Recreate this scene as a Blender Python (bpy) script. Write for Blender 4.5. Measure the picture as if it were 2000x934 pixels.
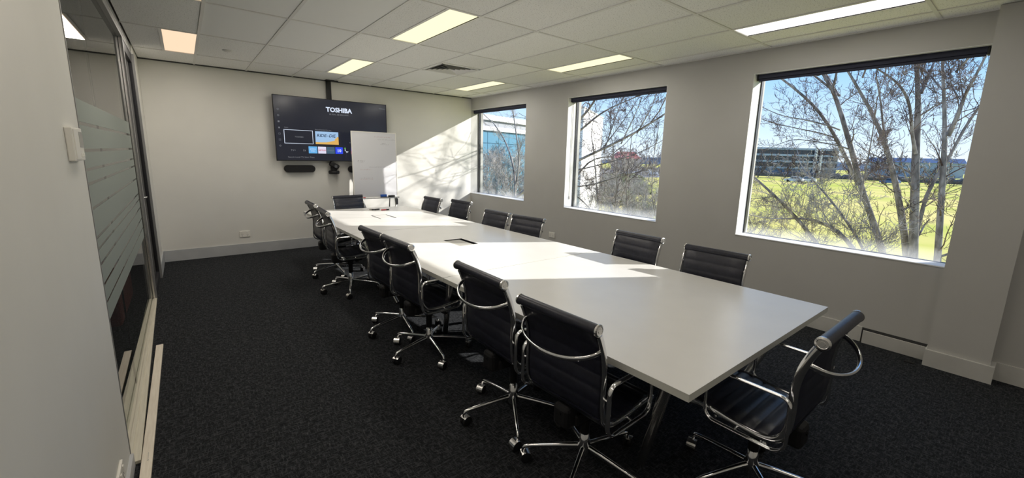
import bpy, bmesh, math, random
import numpy as np
from mathutils import Vector, Matrix, Quaternion

for o in list(bpy.data.objects):
    bpy.data.objects.remove(o, do_unlink=True)
scene = bpy.context.scene
COL = scene.collection
R = math.radians

# ------------------------------------------------------------------ camera
cam_data = bpy.data.cameras.new('camera')
cam = bpy.data.objects.new('camera', cam_data)
COL.objects.link(cam)
cam.matrix_world = Matrix((
    (0.7840071786, 0.0912291868, -0.6140113837, -0.8373782657),
    (-0.6202579646, 0.1545762300, -0.7690164150, -4.2836271685),
    (0.0247548228, 0.9837598409, 0.1777745037, 1.5890266501),
    (0, 0, 0, 1)))
cam_data.sensor_fit = 'HORIZONTAL'
cam_data.sensor_width = 36.0
cam_data.lens = 810.912 / 2000 * 36.0
cam_data.shift_x = -8.454 / 2000
cam_data.shift_y = -16.49 / 2000
cam_data.clip_start = 0.02
cam_data.clip_end = 3000
scene.camera = cam

# ------------------------------------------------------------------ sky, sun, exposure
world = bpy.data.worlds.new('sky')
scene.world = world
world.use_nodes = True
wn, wl = world.node_tree.nodes, world.node_tree.links
wn.clear()
w_out = wn.new('ShaderNodeOutputWorld')
w_bg = wn.new('ShaderNodeBackground')
w_tc = wn.new('ShaderNodeTexCoord')
w_sep = wn.new('ShaderNodeSeparateXYZ')
w_ramp = wn.new('ShaderNodeValToRGB')
wl.new(w_tc.outputs['Generated'], w_sep.inputs[0])
wl.new(w_sep.outputs['Z'], w_ramp.inputs[0])
er = w_ramp.color_ramp
er.elements[0].position = 0.0
er.elements[0].color = (0.80, 0.90, 1.0, 1)
er.elements[1].position = 0.9
er.elements[1].color = (0.10, 0.26, 0.70, 1)
for pos, c in ((0.06, (0.62, 0.80, 1.0)), (0.16, (0.36, 0.62, 0.98)), (0.35, (0.2, 0.45, 0.9))):
    e = er.elements.new(pos)
    e.color = (*c, 1)
wl.new(w_ramp.outputs[0], w_bg.inputs[0])
w_bg.inputs[1].default_value = 0.92
wl.new(w_bg.outputs[0], w_out.inputs[0])

sun_data = bpy.data.lights.new('sun', 'SUN')
sun_data.energy = 6.7
sun_data.angle = R(0.53)
sun_data.color = (1.0, 0.96, 0.9)
sun = bpy.data.objects.new('sun', sun_data)
COL.objects.link(sun)
sun.location = (30, -18, 20)
SUN_TO = Vector((1.0, -0.575, 0.50))
sun.rotation_euler = (-SUN_TO).to_track_quat('-Z', 'Y').to_euler()
LAMP_W = {1.2: 9.5, -1.2: 8.2, -3.6: 4.8, -6.0: 4.2}      # row along the room -> watts per panel

vs = scene.view_settings
vs.view_transform = 'Standard'
vs.look = 'None'
vs.exposure = 0.47
vs.gamma = 1.0
vs.use_curve_mapping = False
scene.cycles.use_denoising = True
scene.cycles.max_bounces = 10
scene.cycles.diffuse_bounces = 5
scene.cycles.glossy_bounces = 5
scene.cycles.transparent_max_bounces = 24
scene.cycles.caustics_reflective = False
scene.cycles.caustics_refractive = False
scene.cycles.sample_clamp_indirect = 6.0

# ------------------------------------------------------------------ materials
MATS = {}


def mat(name, col=(0.5, 0.5, 0.5), rough=0.5, metal=0.0, spec=0.5, emit=None, estr=0.0):
    m = bpy.data.materials.new(name)
    m.use_nodes = True
    b = m.node_tree.nodes['Principled BSDF']
    b.inputs['Base Color'].default_value = (*col, 1)
    b.inputs['Roughness'].default_value = rough
    b.inputs['Metallic'].default_value = metal
    b.inputs['Specular IOR Level'].default_value = spec
    if emit:
        b.inputs['Emission Color'].default_value = (*emit, 1)
        b.inputs['Emission Strength'].default_value = estr
    MATS[name] = m
    return m


def nodes_of(m):
    nt = m.node_tree
    return nt.nodes, nt.links, nt.nodes['Principled BSDF']


def add_noise(m, c0, c1, scale=20, detail=4, p0=0.35, p1=0.65, vec=(1, 1, 1), coord='Object', bump=0.0, bdist=0.002):
    """procedural two-colour mottling with optional relief"""
    n, l, b = nodes_of(m)
    tc = n.new('ShaderNodeTexCoord')
    mp = n.new('ShaderNodeMapping')
    mp.inputs['Scale'].default_value = vec
    nz = n.new('ShaderNodeTexNoise')
    nz.inputs['Scale'].default_value = scale
    nz.inputs['Detail'].default_value = detail
    rp = n.new('ShaderNodeValToRGB')
    rp.color_ramp.elements[0].position = p0
    rp.color_ramp.elements[0].color = (*c0, 1)
    rp.color_ramp.elements[1].position = p1
    rp.color_ramp.elements[1].color = (*c1, 1)
    l.new(tc.outputs[coord], mp.inputs[0])
    l.new(mp.outputs[0], nz.inputs[0])
    l.new(nz.outputs[0], rp.inputs[0])
    l.new(rp.outputs[0], b.inputs['Base Color'])
    if bump:
        bp = n.new('ShaderNodeBump')
        bp.inputs['Strength'].default_value = bump
        bp.inputs['Distance'].default_value = bdist
        l.new(nz.outputs[0], bp.inputs['Height'])
        l.new(bp.outputs[0], b.inputs['Normal'])
    return nz, rp


m = mat('wall_paint', (0.80, 0.785, 0.745), 0.75, spec=0.25)
add_noise(m, (0.69, 0.678, 0.638), (0.715, 0.703, 0.662), 3.0, 3, 0.3, 0.7, bump=0.0)
n, l, b = nodes_of(m)
tc = n.new('ShaderNodeTexCoord')
nz = n.new('ShaderNodeTexNoise')
nz.inputs['Scale'].default_value = 260
bp = n.new('ShaderNodeBump')
bp.inputs['Strength'].default_value = 0.06
bp.inputs['Distance'].default_value = 0.001
l.new(tc.outputs['Object'], nz.inputs[0])
l.new(nz.outputs[0], bp.inputs['Height'])
l.new(bp.outputs[0], b.inputs['Normal'])

m = mat('wall_paint_shaded', (0.62, 0.605, 0.58), 0.75, spec=0.25)  # wall paint darkened to carry the shade of the backlit window wall and column
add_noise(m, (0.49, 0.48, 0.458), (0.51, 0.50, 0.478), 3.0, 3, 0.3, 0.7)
mat('reveal_white', (0.74, 0.74, 0.735), 0.5)
m = mat('skirting_grey', (0.44, 0.45, 0.46), 0.45)
add_noise(m, (0.43, 0.44, 0.45), (0.46, 0.47, 0.48), 8, 3)
m = mat('skirting_pale', (0.55, 0.54, 0.51), 0.5)
add_noise(m, (0.53, 0.52, 0.49), (0.57, 0.56, 0.53), 8, 3)
mat('grid_white', (0.78, 0.77, 0.74), 0.45)
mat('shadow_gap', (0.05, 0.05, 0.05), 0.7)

# mineral fibre tile: pale, with small dark fissures
m = mat('tile_mineral', (0.66, 0.65, 0.62), 0.9, spec=0.1)
n, l, b = nodes_of(m)
tc = n.new('ShaderNodeTexCoord')
nz1 = n.new('ShaderNodeTexNoise')
nz1.inputs['Scale'].default_value = 105
nz1.inputs['Detail'].default_value = 2
nz1.inputs['Roughness'].default_value = 0.55
r1 = n.new('ShaderNodeValToRGB')
r1.color_ramp.elements[0].position = 0.31
r1.color_ramp.elements[0].color = (0.42, 0.41, 0.39, 1)
r1.color_ramp.elements[1].position = 0.40
r1.color_ramp.elements[1].color = (0.92, 0.915, 0.895, 1)
oi = n.new('ShaderNodeObjectInfo')
hs = n.new('ShaderNodeHueSaturation')
mr = n.new('ShaderNodeMapRange')
mr.inputs['To Min'].default_value = 0.93
mr.inputs['To Max'].default_value = 1.05
l.new(oi.outputs['Random'], mr.inputs[0])
l.new(mr.outputs[0], hs.inputs['Value'])
l.new(tc.outputs['Generated'], nz1.inputs[0])
l.new(tc.outputs['Object'], nz1.inputs[0])
l.new(nz1.outputs[0], r1.inputs[0])
l.new(r1.outputs[0], hs.inputs['Color'])
l.new(hs.outputs[0], b.inputs['Base Color'])
bp = n.new('ShaderNodeBump')
bp.inputs['Strength'].default_value = 0.2
bp.inputs['Distance'].default_value = 0.002
l.new(r1.outputs[0], bp.inputs['Height'])
l.new(bp.outputs[0], b.inputs['Normal'])
mat('tile_plain', (0.88, 0.88, 0.87), 0.7, spec=0.2)

# charcoal woven carpet
m = mat('carpet', (0.03, 0.03, 0.032), 0.95, spec=0.1)
n, l, b = nodes_of(m)
tc = n.new('ShaderNodeTexCoord')
hts = []
for vec, sc in (((1.0, 4.0, 1), 24), ((4.0, 1.0, 1), 24)):
    mp = n.new('ShaderNodeMapping')
    mp.inputs['Scale'].default_value = vec
    nz = n.new('ShaderNodeTexNoise')
    nz.inputs['Scale'].default_value = sc
    nz.inputs['Detail'].default_value = 5
    nz.inputs['Roughness'].default_value = 0.65
    l.new(tc.outputs['Object'], mp.inputs[0])
    l.new(mp.outputs[0], nz.inputs[0])
    hts.append(nz)
mx = n.new('ShaderNodeMath')
mx.operation = 'MAXIMUM'
l.new(hts[0].outputs[0], mx.inputs[0])
l.new(hts[1].outputs[0], mx.inputs[1])
nz3 = n.new('ShaderNodeTexNoise')
nz3.inputs['Scale'].default_value = 240
l.new(tc.outputs['Object'], nz3.inputs[0])
ad = n.new('ShaderNodeMath')
ad.operation = 'MULTIPLY_ADD'
ad.inputs[1].default_value = 0.35
l.new(nz3.outputs[0], ad.inputs[0])
l.new(mx.outputs[0], ad.inputs[2])
rp = n.new('ShaderNodeValToRGB')
rp.color_ramp.elements[0].position = 0.66
rp.color_ramp.elements[0].color = (0.010, 0.0108, 0.0125, 1)
rp.color_ramp.elements[1].position = 0.93
rp.color_ramp.elements[1].color = (0.078, 0.082, 0.088, 1)
l.new(ad.outputs[0], rp.inputs[0])
l.new(rp.outputs[0], b.inputs['Base Color'])
bp = n.new('ShaderNodeBump')
bp.inputs['Strength'].default_value = 0.5
bp.inputs['Distance'].default_value = 0.004
l.new(ad.outputs[0], bp.inputs['Height'])
l.new(bp.outputs[0], b.inputs['Normal'])

m = mat('table_white', (0.80, 0.785, 0.75), 0.30, spec=0.5)
add_noise(m, (0.66, 0.652, 0.632), (0.68, 0.672, 0.652), 6, 3)
mat('table_edge', (0.58, 0.58, 0.53), 0.4)
mat('chrome', (0.80, 0.80, 0.81), 0.09, metal=1.0)
mat('brushed_alu', (0.76, 0.75, 0.73), 0.26, metal=1.0)
m = mat('frame_silver', (0.29, 0.29, 0.285), 0.45, metal=0.3)
m = mat('track_cream', (0.66, 0.62, 0.50), 0.45, metal=0.15)
add_noise(m, (0.62, 0.58, 0.47), (0.70, 0.66, 0.54), 5, 3, vec=(20, 1, 1))
m = mat('timber_strip', (0.78, 0.70, 0.58), 0.55)
add_noise(m, (0.74, 0.66, 0.54), (0.82, 0.75, 0.63), 9, 4, vec=(14, 1, 4))
m = mat('leather', (0.016, 0.017, 0.022), 0.36, spec=0.5)
add_noise(m, (0.011, 0.012, 0.020), (0.020, 0.021, 0.034), 45, 4, bump=0.12, bdist=0.001)
mat('black_plastic', (0.010, 0.010, 0.011), 0.5, spec=0.3)
mat('black_rubber', (0.012, 0.012, 0.013), 0.65, spec=0.25)
mat('frame_dark', (0.03, 0.03, 0.034), 0.4, metal=0.3)
m = mat('blind_navy', (0.020, 0.022, 0.042), 0.8)
add_noise(m, (0.018, 0.020, 0.038), (0.026, 0.028, 0.05), 300, 2)
mat('white_plastic', (0.78, 0.76, 0.70), 0.35)
mat('grey_plastic', (0.35, 0.34, 0.31), 0.4)
mat('screen_black', (0.006, 0.007, 0.010), 0.16, emit=(0.010, 0.011, 0.017), estr=1.0)
mat('white_board', (0.62, 0.62, 0.65), 0.28)
mat('ink_grey', (0.40, 0.39, 0.42), 0.6)
mat('ink_red', (0.50, 0.36, 0.38), 0.6)
mat('ink_dark', (0.18, 0.17, 0.2), 0.6)
mat('blue_felt', (0.02, 0.10, 0.45), 0.7)
mat('dark_felt', (0.02, 0.02, 0.05), 0.7)
mat('red_plastic', (0.55, 0.04, 0.05), 0.35)
mat('maroon_fabric', (0.16, 0.025, 0.02), 0.9)
mat('vent_white', (0.74, 0.73, 0.70), 0.45)
mat('corridor_paint', (0.30, 0.29, 0.27), 0.8)


def emissive(name, col, s):
    m = bpy.data.materials.new(name)
    m.use_nodes = True
    nt = m.node_tree
    nt.nodes.clear()
    o = nt.nodes.new('ShaderNodeOutputMaterial')
    e = nt.nodes.new('ShaderNodeEmission')
    e.inputs[0].default_value = (*col, 1)
    e.inputs[1].default_value = s
    nt.links.new(e.outputs[0], o.inputs[0])
    MATS[name] = m
    return m


def glass(name, tint=(1, 1, 1), ior=1.5, dirt=False):
    m = bpy.data.materials.new(name)
    m.use_nodes = True
    nt = m.node_tree
    nt.nodes.clear()
    o = nt.nodes.new('ShaderNodeOutputMaterial')
    tr = nt.nodes.new('ShaderNodeBsdfTransparent')
    tr.inputs[0].default_value = (*tint, 1)
    gl = nt.nodes.new('ShaderNodeBsdfGlossy')
    gl.inputs['Roughness'].default_value = 0.0
    fr = nt.nodes.new('ShaderNodeFresnel')
    fr.inputs[0].default_value = ior
    mx = nt.nodes.new('ShaderNodeMixShader')
    ge = nt.nodes.new('ShaderNodeNewGeometry')
    one = nt.nodes.new('ShaderNodeMath')
    one.operation = 'SUBTRACT'
    one.inputs[0].default_value = 1.0
    nt.links.new(ge.outputs['Backfacing'], one.inputs[1])
    fm = nt.nodes.new('ShaderNodeMath')
    fm.operation = 'MULTIPLY'
    nt.links.new(fr.outputs[0], fm.inputs[0])
    nt.links.new(one.outputs[0], fm.inputs[1])
    nt.links.new(fm.outputs[0], mx.inputs[0])
    nt.links.new(tr.outputs[0], mx.inputs[1])
    nt.links.new(gl.outputs[0], mx.inputs[2])
    last = mx
    if dirt:
        # dried dust along the bottom edge of the pane and a light film elsewhere
        tc = nt.nodes.new('ShaderNodeTexCoord')
        sp = nt.nodes.new('ShaderNodeSeparateXYZ')
        nz = nt.nodes.new('ShaderNodeTexNoise')
        nz.inputs['Scale'].default_value = 4
        nz.inputs['Detail'].default_value = 4
        nt.links.new(tc.outputs['Object'], sp.inputs[0])
        nt.links.new(tc.outputs['Object'], nz.inputs[0])
        mr = nt.nodes.new('ShaderNodeMapRange')
        mr.inputs['From Min'].default_value = 0.13
        mr.inputs['From Max'].default_value = 0.02
        mr.inputs['To Min'].default_value = 0.0
        mr.inputs['To Max'].default_value = 0.22
        nt.links.new(sp.outputs['Z'], mr.inputs[0])
        mu = nt.nodes.new('ShaderNodeMath')
        mu.operation = 'MULTIPLY'
        nt.links.new(mr.outputs[0], mu.inputs[0])
        nt.links.new(nz.outputs[0], mu.inputs[1])
        df = nt.nodes.new('ShaderNodeBsdfTranslucent')
        df.inputs[0].default_value = (0.85, 0.87, 0.9, 1)
        m2 = nt.nodes.new('ShaderNodeMixShader')
        nt.links.new(mu.outputs[0], m2.inputs[0])
        nt.links.new(mx.outputs[0], m2.inputs[1])
        nt.links.new(df.outputs[0], m2.inputs[2])
        last = m2
    nt.links.new(last.outputs[0], o.inputs[0])
    MATS[name] = m
    return m


glass('window_glass', (0.98, 0.985, 0.985), 1.15, dirt=True)
glass('partition_glass', (0.85, 0.88, 0.85), 2.6)
m = bpy.data.materials.new('frosted_film')
m.use_nodes = True
nt = m.node_tree
pb = nt.nodes['Principled BSDF']
pb.inputs['Base Color'].default_value = (0.31, 0.345, 0.31, 1)
pb.inputs['Roughness'].default_value = 0.6
trn = nt.nodes.new('ShaderNodeBsdfTransparent')
mxs = nt.nodes.new('ShaderNodeMixShader')
mxs.inputs[0].default_value = 0.80
nt.links.new(trn.outputs[0], mxs.inputs[1])
nt.links.new(pb.outputs[0], mxs.inputs[2])
nt.links.new(mxs.outputs[0], nt.nodes['Material Output'].inputs[0])
MATS['frosted_film'] = m

m = mat('bark', (0.25, 0.21, 0.18), 0.9, spec=0.1)
add_noise(m, (0.13, 0.115, 0.105), (0.38, 0.345, 0.315), 9, 5, vec=(1, 1, 0.35), bump=0.4, bdist=0.01)
m = mat('twig_bark', (0.22, 0.17, 0.15), 0.9, spec=0.1)
add_noise(m, (0.06, 0.042, 0.042), (0.26, 0.21, 0.19), 2, 4)
m = mat('pale_twig', (0.5, 0.46, 0.40), 0.9, spec=0.1)
add_noise(m, (0.22, 0.20, 0.175), (0.50, 0.46, 0.42), 2, 4)
m = mat('grass', (0.42, 0.43, 0.10), 0.95, spec=0.05)
add_noise(m, (0.48, 0.50, 0.08), (0.74, 0.60, 0.20), 0.09, 6, 0.35, 0.66)
mat('asphalt', (0.22, 0.22, 0.23), 0.9)
m = mat('far_hill', (0.07, 0.11, 0.16), 0.95, spec=0.05)  # distance haze is put into this bluish colour
add_noise(m, (0.05, 0.085, 0.13), (0.10, 0.14, 0.19), 0.03, 5)
m = mat('shrub_leaf', (0.16, 0.2, 0.07), 0.9, spec=0.1)
add_noise(m, (0.10, 0.13, 0.05), (0.24, 0.27, 0.10), 1.5, 4)
mat('far_scrub', (0.19, 0.165, 0.15), 0.95, spec=0.05)
mat('render_white', (0.86, 0.84, 0.84), 0.7)
mat('render_grey', (0.50, 0.52, 0.55), 0.7)
mat('office_blue', (0.10, 0.15, 0.25), 0.5)
mat('office_slab', (0.36, 0.42, 0.52), 0.7)
mat('curtain_glass', (0.09, 0.22, 0.31), 0.12, spec=0.8)
mat('fascia_grey', (0.27, 0.28, 0.30), 0.7)
mat('curtain_line', (0.10, 0.24, 0.34), 0.5)
mat('roof_red', (0.55, 0.20, 0.16), 0.8)
mat('brick_tan', (0.5, 0.40, 0.33), 0.85)
mat('car_white', (0.85, 0.85, 0.86), 0.3)
mat('car_blue', (0.10, 0.18, 0.35), 0.3)
mat('car_glass', (0.03, 0.035, 0.045), 0.15)

# ------------------------------------------------------------------ mesh helpers


class MB:
    """collects shapes into one mesh"""

    def __init__(self):
        self.v, self.f, self.s = [], [], []

    def add(self, vs, fs, smooth=False):
        k = len(self.v)
        self.v += [tuple(p) for p in vs]
        self.f += [tuple(i + k for i in f) for f in fs]
        self.s += [smooth] * len(fs)
        return self

    def box(self, a, b, M=None):
        x0, y0, z0 = a
        x1, y1, z1 = b
        vs = [Vector(p) for p in ((x0, y0, z0), (x1, y0, z0), (x1, y1, z0), (x0, y1, z0), (x0, y0, z1), (x1, y0, z1), (x1, y1, z1), (x0, y1, z1))]
        if M:
            vs = [M @ p for p in vs]
        return self.add(vs, [(0, 3, 2, 1), (4, 5, 6, 7), (0, 1, 5, 4), (1, 2, 6, 5), (2, 3, 7, 6), (3, 0, 4, 7)])

    def rbox(self, a, b, c=0.004, M=None):
        """box with chamfered edges"""
        bm = bmesh.new()
        bmesh.ops.create_cube(bm, size=1)
        for p in bm.verts:
            p.co = Vector([(a[i] + b[i]) / 2 + p.co[i] * (b[i] - a[i]) for i in range(3)])
        bmesh.ops.bevel(bm, geom=list(bm.edges), offset=c, segments=2, affect='EDGES', profile=0.5)
        bm.verts.index_update()
        vs = [M @ p.co if M else p.co.copy() for p in bm.verts]
        fs = [[q.index for q in f.verts] for f in bm.faces]
        bm.free()
        return self.add(vs, fs)

    def tube(self, pts, rad, n=8, closed=False, caps=True, sx=1.0, up=None, smooth=True):
        """tube along a polyline; rad is a number or a list; sx squashes the section along its first axis"""
        P = [Vector(p) for p in pts]
        m = len(P)
        rr = rad if isinstance(rad, (list, tuple)) else [rad] * m
        T = []
        for i in range(m):
            if closed:
                t = P[(i + 1) % m] - P[i - 1]
            else:
                t = P[min(i + 1, m - 1)] - P[max(i - 1, 0)]
            T.append(t.normalized() if t.length > 1e-9 else Vector((0, 0, 1)))
        ref = Vector(up) if up else (Vector((0, 0, 1)) if abs(T[0].z) < 0.9 else Vector((1, 0, 0)))
        N = (ref - T[0] * ref.dot(T[0])).normalized()
        vs, fs = [], []
        for i in range(m):
            N = N - T[i] * N.dot(T[i])
            N = N.normalized() if N.length > 1e-6 else T[i].orthogonal().normalized()
            Bn = T[i].cross(N)
            for k in range(n):
                a = 2 * math.pi * k / n
                vs.append(P[i] + N * (math.cos(a) * rr[i]) + Bn * (math.sin(a) * rr[i] * sx))
        for i in range(m if closed else m - 1):
            j = (i + 1) % m
            for k in range(n):
                k2 = (k + 1) % n
                fs.append((i * n + k, i * n + k2, j * n + k2, j * n + k))
        self.add(vs, fs, smooth)
        if caps and not closed:
            self.add(vs[:n], [tuple(reversed(range(n)))])
            self.add(vs[-n:], [tuple(range(n))])
        return self

    def cyl(self, p0, p1, r0, r1=None, n=16, smooth=True):
        return self.tube([p0, p1], [r0, r0 if r1 is None else r1], n, smooth=smooth)

    def lathe(self, prof, n=20, c=(0, 0, 0), axis='Z', smooth=True):
        vs, fs = [], []
        m = len(prof)
        for r, z in prof:
            for k in range(n):
                a = 2 * math.pi * k / n
                p = (r * math.cos(a), r * math.sin(a), z)
                if axis == 'X':
                    p = (z, r * math.cos(a), r * math.sin(a))
                if axis == 'Y':
                    p = (r * math.sin(a), z, r * math.cos(a))
                vs.append((p[0] + c[0], p[1] + c[1], p[2] + c[2]))
        for i in range(m - 1):
            for k in range(n):
                k2 = (k + 1) % n
                fs.append((i * n + k, i * n + k2, (i + 1) * n + k2, (i + 1) * n + k))
        self.add(vs, fs, smooth)
        self.add(vs[:n], [tuple(reversed(range(n)))])
        self.add(vs[-n:], [tuple(range(n))])
        return self

    def quad(self, a, b, c, d):
        return self.add([a, b, c, d], [(0, 1, 2, 3)])

    def prism(self, poly, z0, z1):
        n = len(poly)
        vs = [(x, y, z0) for x, y in poly] + [(x, y, z1) for x, y in poly]
        fs = [tuple(reversed(range(n))), tuple(range(n, 2 * n))]
        fs += [(i, (i + 1) % n, n + (i + 1) % n, n + i) for i in range(n)]
        return self.add(vs, fs)

    def mesh(self, name, material):
        me = bpy.data.meshes.new(name)
        me.from_pydata(self.v, [], self.f)
        me.polygons.foreach_set('use_smooth', self.s)
        if material:
            me.materials.append(MATS[material] if isinstance(material, str) else material)
        me.update()
        return me

    def build(self, name, material, parent=None, loc=None):
        o = bpy.data.objects.new(name, self.mesh(name, material))
        COL.objects.link(o)
        if parent:
            o.parent = parent
        if loc:
            o.location = loc
        return o


def tag(o, label=None, cat=None, group=None, kind=None):
    if label:
        o['label'] = label
    if cat:
        o['category'] = cat
    if group:
        o['group'] = group
    if kind:
        o['kind'] = kind
    return o


def empty(name, loc=(0, 0, 0), rz=0.0, parent=None):
    o = bpy.data.objects.new(name, None)
    o.empty_display_size = 0.1
    COL.objects.link(o)
    o.location = loc
    o.rotation_euler = (0, 0, rz)
    if parent:
        o.parent = parent
    return o


def copy_obj(o, parent=None):
    c = o.copy()
    COL.objects.link(c)
    c.parent = parent
    return c


def copy_tree(o, parent=None):
    c = copy_obj(o, parent)
    for ch in list(o.children):
        copy_tree(ch, c)
    return c


def text(body, size, loc, material, parent, name='lettering', shear=0.0, align='LEFT', rot=(math.pi / 2, 0, 0), bold=0.0, depth=0.0004):
    cu = bpy.data.curves.new(name, 'FONT')
    cu.body = body
    cu.size = size
    cu.shear = shear
    cu.align_x = align
    cu.extrude = depth
    cu.offset = bold
    cu.resolution_u = 2
    cu.materials.append(MATS[material])
    o = bpy.data.objects.new(name, cu)
    COL.objects.link(o)
    o.location = loc
    o.rotation_euler = rot
    bpy.context.view_layer.update()
    me = bpy.data.meshes.new_from_object(o.evaluated_get(bpy.context.evaluated_depsgraph_get()))
    bpy.data.objects.remove(o, do_unlink=True)
    o = bpy.data.objects.new(name, me)
    COL.objects.link(o)
    o.location = loc
    o.rotation_euler = rot
    if parent:
        o.parent = parent
    return o


# ------------------------------------------------------------------ room dimensions (metres)
XL, XR = -1.18, 3.862      # inner faces of the left and window walls
YB, YF = 3.175, -7.0       # back wall with the screen, wall behind the camera
H = 2.707                  # ceiling
XG, XO = 4.06, 4.16        # window glass, outer face of the facade
WIN = [(-3.905, -2.262), (-1.270, 0.410), (1.413, 3.174)]   # openings along the window wall
ZS, ZH = 0.785, 2.48       # sill and head

# ------------------------------------------------------------------ room shell


def struct(mb, name, material, parent=None):
    o = mb.build(name, material, parent)
    if parent is None:
        o['kind'] = 'structure'
    return o


struct(MB().box((-3.2, YF - 0.15, -0.25), (XO, YB + 0.15, 0.0)), 'floor', 'carpet')
wb = struct(MB().box((-3.2, YB, 0), (XO, YB + 0.15, 2.95)), 'wall_back', 'wall_paint')
struct(MB().box((-3.2, YF - 0.15, 0), (XO, YF, 2.95)), 'wall_front', 'wall_paint')
struct(MB().box((-3.35, YF - 0.15, -0.25), (-3.2, YB + 0.15, 2.95)), 'wall_corridor', 'corridor_paint')
struct(MB().box((-1.30, YF, 0), (XL, -1.65, 2.95)), 'wall_left', 'wall_paint')
struct(MB().box((-1.30, 2.29, 0), (XL, YB, 2.95)), 'wall_left', 'wall_paint')

w = MB()
w.box((XR, YF, -3.6), (XO, YB, ZS)).box((XR, YF, ZH), (XO, YB, 3.3))
ys = [YF] + [q for a in WIN for q in a] + [YB]
for k in range(0, len(ys), 2):
    w.box((XR, ys[k], ZS), (XO, ys[k + 1], ZH))
struct(w, 'wall_right', 'wall_paint_shaded')

# ceiling: slab, T-bars and lay-in tiles 0.6 x 1.2 m
ceil_o = struct(MB().box((-3.2, YF - 0.15, H + 0.05), (XO, YB + 0.15, H + 0.3)), 'ceiling', 'corridor_paint')
XS = [XL] + [0.6 * i for i in range(-1, 7)] + [XR]
YS = [YF] + [1.2 * j for j in range(-5, 3)] + [YB]
LIGHTS = []
for i0 in (-1.5, 1.5, 5):
    for j in (-5, -3, -1, 1):
        LIGHTS.append((0.6 * i0, 1.2 * j))
VENT = (1.8, 0.6)
grid = MB()
T = 0.012
for x in XS[1:-1]:
    grid.box((x - T, YF, H - 0.003), (x + T, YB, H + 0.012))
for y in YS[1:-1]:
    grid.box((XL, y - T, H - 0.0025), (XR, y + T, H + 0.012))
for lx, ly in LIGHTS:
    x = lx + 0.3 if abs(lx - 3.0) < 0.01 else lx
    grid.box((x - T, ly, H - 0.002), (x + T, ly + 1.2, H + 0.012))
grid.box((1.8, 0.6 - T, H - 0.002), (2.4, 0.6 + T, H + 0.012))
grid.build('ceiling_grid', 'grid_white', ceil_o)
gap = MB()
gap.box((XL, YB - 0.020, H - 0.010), (XR, YB - 0.0005, H + 0.02))
gap.build('shadow_gap', 'shadow_gap', ceil_o)
ang = MB()
ang.box((XR - 0.018, YF, H - 0.004), (XR - 0.0005, YB - 0.02, H + 0.01)).box((XL + 0.0005, YF, H - 0.004), (XL + 0.02, -1.65, H + 0.01))
ang.build('edge_angle', 'grid_white', ceil_o)
PLAIN = {(1, 5), (1, 6), (2, 5), (2, 6), (5, 7), (3, 7)}
tile_mesh = {}


def tile(x0, y0, x1, y1, material):
    key = (round(x1 - x0, 3), round(y1 - y0, 3), material)
    if key not in tile_mesh:
        a, b_ = (x1 - x0) / 2, (y1 - y0) / 2
        tile_mesh[key] = MB().box((-a, -b_, 0), (a, b_, 0.014)).mesh('ceiling_tile', material)
    o = bpy.data.objects.new('ceiling_tile', tile_mesh[key])
    COL.objects.link(o)
    o.parent = ceil_o
    o.location = ((x0 + x1) / 2, (y0 + y1) / 2, H + 0.004)


for a in range(len(XS) - 1):
    for c in range(len(YS) - 1):
        x0, x1, y0, y1 = XS[a], XS[a + 1], YS[c], YS[c + 1]
        g = 0.008
        hit = [L for L in LIGHTS if x0 - 0.01 <= L[0] + 0.15 <= x1 + 0.01 and y0 - 0.01 <= L[1] + 0.6 <= y1 + 0.01]
        material = 'tile_plain' if (a, c) in PLAIN else 'tile_mineral'
        if hit:
            lx = hit[0][0]
            if lx - x0 > 0.05:
                tile(x0 + g, y0 + g, lx - g, y1 - g, material)
            if x1 - (lx + 0.3) > 0.05:
                tile(lx + 0.3 + g, y0 + g, x1 - g, y1 - g, material)
        elif abs(x0 - VENT[0]) < 0.01 and abs(y0) < 0.01:
            tile(x0 + g, y0 + g, x1 - g, 0.6 - g, material)
        else:
            tile(x0 + g, y0 + g, x1 - g, y1 - g, material)

# recessed fluorescent lights
for nm, c, s in (('diffuser_peach', (0.76, 0.56, 0.39), 1.0), ('diffuser_cream', (0.90, 0.83, 0.53), 1.0), ('diffuser_white', (1.0, 0.97, 0.92), 1.15)):
    emissive(nm, c, s)
col_label = {-0.9: 'by the partition', 0.9: 'over the table', 3.0: 'by the windows'}
row_label = {1.2: 'nearest the screen wall', -1.2: 'halfway along the table', -3.6: 'over the near table end', -6.0: 'behind the near table end'}
fr = MB()
for a, b_ in (((-0.15, -0.6), (0.15, -0.585)), ((-0.15, 0.585), (0.15, 0.6)), ((-0.15, -0.585), (-0.137, 0.585)), ((0.137, -0.585), (0.15, 0.585))):
    fr.box((a[0] + 0.001, a[1] + 0.001, -0.001), (b_[0] - 0.001, b_[1] - 0.001, 0.02))
fr_me = fr.mesh('frame', 'grid_white')
df_me = {k: MB().box((-0.137, -0.585, 0.006), (0.137, 0.585, 0.012)).mesh('diffuser', k) for k in ('diffuser_peach', 'diffuser_cream', 'diffuser_white')}
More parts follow.
